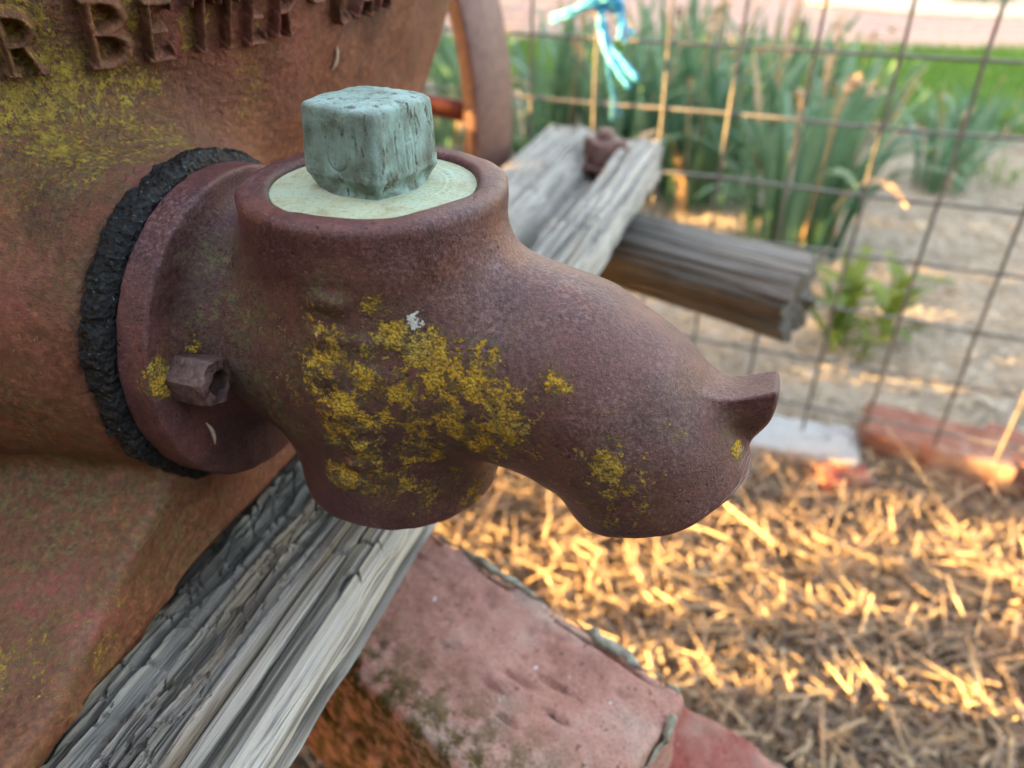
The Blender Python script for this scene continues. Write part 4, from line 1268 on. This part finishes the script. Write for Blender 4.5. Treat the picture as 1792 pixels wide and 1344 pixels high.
def inpoly(x, y, pts):
    c = np.zeros(x.shape, bool)
    for (x0, y0), (x1, y1) in zip(pts, pts[1:] + pts[:1]):
        k = ((y0 > y) != (y1 > y)) & (x < (x1 - x0) * (y - y0) / (y1 - y0 + 1e-12) + x0)
        c ^= k
    return c
def blades(name, x, y, z0, h0, h1, w, mat, label, seed):
    r = np.random.default_rng(seed); n = len(x)
    h = r.uniform(h0, h1, n); th = r.random(n) * 2 * np.pi; ln = r.normal(size=n) * .35
    sx, sy = np.cos(th), np.sin(th)
    bx, by = -np.sin(th) * ln * h, np.cos(th) * ln * h
    P0 = np.stack([x, y, np.full(n, z0)], 1)
    S_ = np.stack([sx, sy, 0 * sx], 1) * w
    B_ = np.stack([bx, by, h * .75], 1)
    V = np.stack([P0 - S_, P0 + S_, P0 + B_ * .55 + S_ * .7, P0 + B_ * .55 - S_ * .7, P0 + B_ * np.array([1.35, 1.35, 1.3])], 1).reshape(-1, 3)
    b = np.arange(n)[:, None] * 5
    F = np.concatenate([b + np.array([[0, 1, 2, 3]]), b + np.array([[3, 2, 4, 4]])])
    fl = F.tolist(); fl = [tuple(q_[:3]) if q_[2] == q_[3] else tuple(q_) for q_ in fl]
    o = link(name, mesh_np(name, V, fl, False), mat)
    props(o, label, 'grass', kind='stuff')
r = np.random.default_rng(8)
gx, gy = r.uniform(-1.0, 5.5, 60000), r.uniform(2.6, 5.0, 60000)
k = inpoly(gx, gy, lawn_pts) & (gx < gy * .8 + .8)
blades('lawn_grass', gx[k], gy[k], GROUND + .028, .03, .07, .0035, M_GRASS, 'short bright green grass growing on the lawn strip', 9)
# path of brick pavers
path_bm = bmesh.new()
M_PATH = mat_brick('paver_brick', (0.30, 0.17, 0.14), (0.42, 0.28, 0.235), (0.50, 0.37, 0.32))
me = bpy.data.meshes.new('path')
path_bm.free()
pth = empty('brick_path', (2.0, 6.0, GROUND), 0)
props(pth, 'pale red brick paved path beyond the lawn', 'path', kind='structure')
PV = []
r = np.random.default_rng(12)
bmP = bmesh.new()
ang = math.radians(-6)
for a in range(-26, 34):
    for b in range(-12, 16):
        lx, ly = a * .232 + (b % 2) * .116, b * .112
        x_ = lx * math.cos(ang) - ly * math.sin(ang); y_ = lx * math.sin(ang) + ly * math.cos(ang)
        wx_, wy_ = x_ + 2.0, y_ + 6.15
        if wx_ > wy_ * .9 + .6 or wx_ < -2.5: continue
        if wy_ < 4.62 - (wx_ - 1.0) * 0.03: continue
        m4 = Matrix.Translation((x_, y_, .018 + r.normal() * .002)) @ Matrix.Rotation(ang + r.normal() * .01, 4, 'Z') @ Matrix.Diagonal((.224, .104, .05, 1))
        bmesh.ops.create_cube(bmP, size=1, matrix=m4)
me = bpy.data.meshes.new('paver'); bmP.to_mesh(me); bmP.free()
at_ = me.attributes.new('olive', 'FLOAT', 'POINT')
pavers = link('pavers', me, M_PATH, pth); pavers['kind'] = 'stuff'
# sandy bed cut into the far side of the path
bmS = bmesh.new()
cs = at_z(1710, 22, GROUND)
n_ = 40
ring = [bmS.verts.new((cs[0] + 1.25 * math.cos(t) * (1 + .06 * math.sin(3 * t)), cs[1] + .15 + .85 * math.sin(t), GROUND + .062)) for t in [2 * math.pi * i / n_ for i in range(n_)]]
bmS.faces.new(ring)
ge = bmesh.ops.extrude_face_region(bmS, geom=bmS.faces[:])
bmesh.ops.translate(bmS, verts=[v for v in ge['geom'] if isinstance(v, bmesh.types.BMVert)], vec=(0, 0, -.08))
bmesh.ops.recalc_face_normals(bmS, faces=bmS.faces[:])
me = bpy.data.meshes.new('garden_bed'); bmS.to_mesh(me); bmS.free()
props(link('garden_bed', me, mat_plain('sandy_soil', (0.48, 0.40, 0.31), .95, .2, 20, .3)), 'round sandy garden bed at the far side of the brick path', 'garden bed', kind='structure')

# ------------------------------------------------------------------ daffodil clumps
def leaf_mesh(length, width, bend, twist, seed):
    n = 9
    s = np.linspace(0, 1, n)
    w = width * np.minimum(1, (1.02 - s) * 4.5) ** .7 * (.75 + .25 * np.minimum(1, s * 5))
    ang_ = bend * s ** 1.8
    dl = length / (n - 1)
    x = np.concatenate([[0], np.cumsum(np.sin((ang_[1:] + ang_[:-1]) / 2) * dl)])
    z = np.concatenate([[0], np.cumsum(np.cos((ang_[1:] + ang_[:-1]) / 2) * dl)])
    V = []
    for i in range(n):
        t = twist * s[i]
        sd = np.array([-math.sin(t) * math.cos(ang_[i]), math.cos(t), math.sin(t) * math.sin(ang_[i])])
        nr = np.array([math.cos(ang_[i]), 0, -math.sin(ang_[i])])
        c = np.array([x[i], 0, z[i]])
        V += [c - sd * w[i] / 2 + nr * w[i] * .12, c, c + sd * w[i] / 2 + nr * w[i] * .12]
    F = []
    for i in range(n - 1):
        for k in (0, 1):
            a = i * 3 + k
            F.append((a, a + 1, a + 4, a + 3))
    return mesh_np('leaf', np.array(V), F)
rl = random.Random(4)
LEAVES = [leaf_mesh(1.0, .032 + .012 * rl.random(), rl.choice((.25, .45, .7, 1.0, 1.5, 2.0)), rl.uniform(-1.2, 1.2), i) for i in range(14)]
BIG = LEAVES
def flower_mesh(seed):
    V, F = tube_np([(0, 0, 0), (.004, 0, .22), (.012, .004, .42), (.03, .01, .48)], [.0035, .003, .003, .004], 6)
    r = np.random.default_rng(seed)
    parts = [(V, F)]
    for k in range(7):
        c = np.array([.035, .01, .475]) + r.normal(size=3) * .008
        d = r.normal(size=3); d /= np.linalg.norm(d)
        e = np.cross(d, [0, 0, 1.]); e /= np.linalg.norm(e); f = np.cross(d, e)
        w, l = .010, .026
        P_ = np.array([c - e * w * .4, c + e * w * .4, c + d * l * .5 + e * w + f * .004, c + d * l + f * .002, c + d * l * .5 - e * w - f * .004])
        parts.append((P_, [(0, 1, 2, 3, 4)]))
    V, F = merge(parts)
    return mesh_np('dried_flower', V, F)
FLOW = [flower_mesh(i) for i in range(3)]
def clump(loc, h, n, spread, label, flowers=0, seed=0, name='daffodil_plant', leafmat=M_LEAF, wide=1.0, cat='plant', lean=None, group=None):
    rr = random.Random(seed)
    e = empty(name, loc)
    props(e, label, cat, group)
    for i in range(n):
        o = link('leaf', LEAVES[rr.randrange(len(LEAVES))], None, e)
        if len(o.data.materials) == 0: o.data.materials.append(leafmat)
        o.material_slots[0].link = 'OBJECT'; o.material_slots[0].material = M_DRY if (leafmat is M_LEAF and rr.random() < .07) else leafmat
        a = rr.uniform(0, 2 * math.pi); rad = spread * math.sqrt(rr.random())
        o.location = (rad * math.cos(a), rad * math.sin(a), -.02)
        hh_ = h * rr.uniform(.6, 1.08)
        o.scale = (hh_, hh_ * wide * .4 / max(h, .15) * rr.uniform(.9, 1.4) * 1.45, hh_)
        o.rotation_euler = (rr.uniform(-.12, .12), rr.uniform(-.05, .22), a + rr.uniform(-.8, .8))
    for i in range(flowers):
        o = link('dried_flower', FLOW[i % 3], M_DRY, e)
        a = rr.uniform(0, 2 * math.pi); rad = spread * rr.random()
        o.location = (rad * math.cos(a), rad * math.sin(a), 0)
        s_ = h / .48 * rr.uniform(.7, 1.1); o.scale = (s_, s_, s_)
        o.rotation_euler = (rr.uniform(-.15, .15), rr.uniform(-.1, .2), a)
    return e
def gp(u, v):
    p = at_z(u, v, GROUND); return (p[0], p[1], GROUND)
clump(gp(1378, 440), .50, 70, .11, 'tall daffodil clump with blue green strap leaves growing just behind the mesh fence', 6, 1)
clump(gp(1215, 350), .52, 70, .15, 'dense dark green daffodil clump behind the beam end bolt', 5, 2)
clump(gp(1075, 330), .56, 70, .17, 'daffodil clump growing behind the knotted blue twine', 4, 3)
clump(gp(925, 330), .56, 60, .17, 'daffodil clump growing behind the iron wheel rim', 2, 4)
clump(gp(1330, 270), .50, 60, .16, 'daffodil clump with many dried brown flower heads at the lawn edge', 8, 5)
clump(gp(1480, 250), .36, 40, .13, 'thin daffodil clump leaning out over the lawn edge', 4, 6)
clump(gp(1638, 335), .28, 36, .07, 'small dark daffodil tuft standing alone in the pale mulch', 3, 7)
clump(gp(1690, 245), .24, 40, .14, 'low daffodil clump along the edge of the lawn', 2, 8)
clump(gp(770, 270), .55, 50, .18, 'daffodil clump half hidden by the flared tank', 1, 9)
clump(gp(1180, 200), .50, 50, .2, 'daffodil clump farther back in front of the lawn', 5, 10)
clump(gp(1755, 318), .09, 60, .10, 'low tuft of bright grass in the pale mulch', 0, 11, 'grass_tuft', M_GRASS, .3, 'grass')
clump(gp(1715, 15), .5, 70, .28, 'dark strap leaved clump in the round sandy bed', 0, 12, 'strap_leaf_plant')
# young weed
def weed(loc, h, n, label, seed):
    rr = random.Random(seed)
    e = empty('young_weed', loc); props(e, label, 'plant')
    v_, f_ = tube_np([(0, 0, -.02), (.004, .002, h * .5), (.01, .0, h * .95)], [.003, .0025, .0015], 6)
    link('stem', mesh_np('stem', v_, f_), M_LEAF2, e)
    for i in range(n):
        s_ = (i + 1) / n
        o = link('leaf', LEAVES[i % 14], None, e)
        o.material_slots[0].link = 'OBJECT'; o.material_slots[0].material = M_LEAF2
        o.location = (.01 * s_, 0, h * .9 * s_)
        l = h * rr.uniform(.4, .7); o.scale = (l, l * 6.5, l)
        o.rotation_euler = (0, rr.uniform(.5, 1.3), i * 2.4)
weed(gp(1455, 612), .17, 26, 'yellow green young weed behind the fence beside the post end', 1)
weed(gp(1540, 590), .15, 20, 'leafy green young weed a little way behind the yellow one', 2)
weed(gp(1500, 640), .07, 8, 'tiny seedling between the two young weeds and the fence', 3)

# ------------------------------------------------------------------ cobweb on the lug
lugtip = W[np.argmin(np.hypot(pu - 1312, pv - 664) + np.where(facing, 0, 1e4))]
web = empty('cobweb', tuple(lugtip), 0)
props(web, 'fine cobweb threads strung from the spout lug to the spout mouth', 'cobweb')
def surf(u, v):
    c, z = pick(u, v, pu, pv, pz, facing, W); return c
def thread(pix, r, off=.0006):
    p = []
    for u, v, k in pix:
        q_ = surf(u, v) if k is None else ray(u, v) * k
        p.append(q_ - off * q_ / np.linalg.norm(q_) - lugtip)
    p = np.array(p); s = np.linspace(0, len(p) - 1, 14)
    q_ = np.stack([np.interp(s, np.arange(len(p)), p[:, d]) for d in range(3)], 1)
    v_, f_ = tube_np(q_, r, 5)
    link('thread', mesh_np('thread', v_, f_), M_WEB, web)
kz = surf(1300, 790) @ np.array([0, CP, -SP])
for i, (a, b) in enumerate([((1302, 782), (1210, 905)), ((1308, 790), (1235, 900)), ((1312, 796), (1262, 885)), ((1314, 802), (1280, 872)), ((1316, 790), (1290, 860)), ((1322, 775), (1300, 846)), ((1298, 786), (1190, 860)), ((1326, 768), (1306, 835))]):
    m_ = ((a[0] + b[0]) / 2 + 6, (a[1] + b[1]) / 2 + 8)
    thread([(a[0], a[1], kz - .003), (m_[0], m_[1], kz - .003), (b[0], b[1], None)], .00004)

# ------------------------------------------------------------------ dry husks stuck to the iron
def husk(P0, nrm, d, L, label):
    d = d - nrm * (d @ nrm); d /= np.linalg.norm(d)
    sd = np.cross(nrm, d); t = np.linspace(0, 1, 12)
    pts_ = P0 + nrm * .0006 + d * ((t - .5) * L)[:, None] + sd * (.12 * L * np.sin(t * 3))[:, None]
    v_, f_ = tube_np(pts_ - P0, .0009 * np.sin(np.clip(t, .06, .94) * math.pi) ** .6, 7)
    o = link('seed_husk', mesh_np('seed_husk', v_, f_), mat_plain('dry_husk', (0.50, 0.40, 0.30), .8, .3, 300))
    o.location = tuple(P0); props(o, label, 'husk')
kk_ = int(np.argmin(np.hypot(pu - 366, pv - 758) + np.where(facing, 0, 1e4) + pz * 100))
husk(W[kk_], Nw[kk_], np.array([.25, 0, -1.]), .011, 'dry pale seed husk stuck on the flange below the nut')
kk_ = int(np.argmin(np.hypot(tu - 583, tv - 97) + np.where(tf, 0, 1e4)))
husk(TW[kk_], TNw[kk_], np.array([-.2, 0, -1.]), .012, 'dry pale seed husk stuck on the tank below the lettering')

# ------------------------------------------------------------------ unseen hedges added to block and dapple the light
def make_shade_hedge(hc, hd, hs, x0, x1, height, n, label, seed, holes=None):
    hedge = empty('added_shade_hedge', (hc[0], hc[1], GROUND))
    props(hedge, label, 'hedge')
    r = np.random.default_rng(seed)
    hx = r.uniform(x0, x1, n); hy = r.normal(size=n) * .20; hz = height * r.random(n) ** .8
    if holes is not None:                       # leaves added low beside the gap to keep sun off the bricks
        hx = np.concatenate([hx, r.uniform(.30, 1.0, 5000)]); hy = np.concatenate([hy, r.normal(size=5000) * .2]); hz = np.concatenate([hz, r.uniform(0, 1.0, 5000)]); n = len(hx)
    keep = np.ones(n, bool)
    if holes is not None:
        gap = sstep(.32, .20, np.abs(hx - .01)) * sstep(.80, .62, hz + .05 * np.sin(hx * 9) + .05 * np.sin(hx * 23))
        keep = r.random(n) < 1 - 0.93 * gap
        for _ in range(6):                    # leaf clusters kept in the gap to dapple the sun patch
            cx, cz, cr_ = r.uniform(-.3, .3), r.uniform(.4, .75), r.uniform(.02, .05)
            keep |= np.hypot(hx - cx, hz - cz) < cr_
        for ex, ez, ew, eh in holes:  # openings cut where sun is wanted on wires and post
            keep &= np.hypot((hx - ex) / ew, (hz - ez) / eh) > 1
    hx, hy, hz = hx[keep], hy[keep], hz[keep]; n = len(hx)
    P0 = hx[:, None] * hs + hy[:, None] * hd + hz[:, None] * np.array([0, 0, 1.])
    d = r.normal(size=(n, 3)); d /= np.linalg.norm(d, axis=1)[:, None]
    e_ = np.cross(d, r.normal(size=(n, 3))); e_ /= np.linalg.norm(e_, axis=1)[:, None]
    l_ = r.uniform(.05, .11, n)[:, None]; w_ = l_ * .45
    V = np.stack([P0, P0 + d * l_ * .5 + e_ * w_, P0 + d * l_, P0 + d * l_ * .5 - e_ * w_], 1).reshape(-1, 3)
    link('crown', mesh_np('crown', V, np.arange(n * 4).reshape(-1, 4), False), M_HEDGE, hedge)
    for bx_ in np.arange(x0 + .4, x1, .9):
        bx = hs * bx_
        v_, f_ = tube_np([bx + np.array([0, 0, -.03]), bx + hs * .04 + np.array([0, 0, .6]), bx - hs * .05 + np.array([0, 0, height * .86])], [.026, .018, .006], 7)
        link('trunk', mesh_np('trunk', v_, f_), M_BARK, hedge)
hd = np.array([SUN_H.x, SUN_H.y, 0]); hs = np.array([-SUN_H.y, SUN_H.x, 0])
HC = np.array([0.2, 0.6, 0]) + hd * 2.6
def hole_for(p, w, h):  # opening in the added hedge that lets sun reach a chosen point
    d_ = float((HC - np.asarray(p)) @ hd)
    return (float((np.asarray(p) - HC) @ hs), float(p[2] - GROUND + d_ * math.tan(SUN_EL)), w, h)
holes = [hole_for(on_fence(u, v, 0), w, h) for u, v, w, h in ((1262, 260, .10, .14), (1180, 195, .08, .05), (880, 55, .08, .07), (790, 110, .08, .10), (1335, 610, .08, .08), (1510, 760, .08, .08), (1655, 700, .07, .10), (1780, 750, .08, .08), (1228, 580, .06, .06))]
holes += [hole_for(np.array([.20, .75, -.368]), .20, .09), hole_for(np.array([.26, .70, -.368]), .16, .08)]
make_shade_hedge(HC, hd, hs, -8.0, 3.5, 3.0, 70000, 'tall leafy hedge added out of view to shade the pump', 20, holes=holes)  # out of view, added to hold back the sun except through its openings
make_shade_hedge(np.array([0.6, -1.5, 0]), np.array([0, 1.0, 0]), np.array([1.0, 0, 0]), -2.6, 2.6, 1.8, 17000, 'leafy hedge added behind the camera to darken the front faces', 21)  # out of view, added to cut sky light on surfaces facing the camera
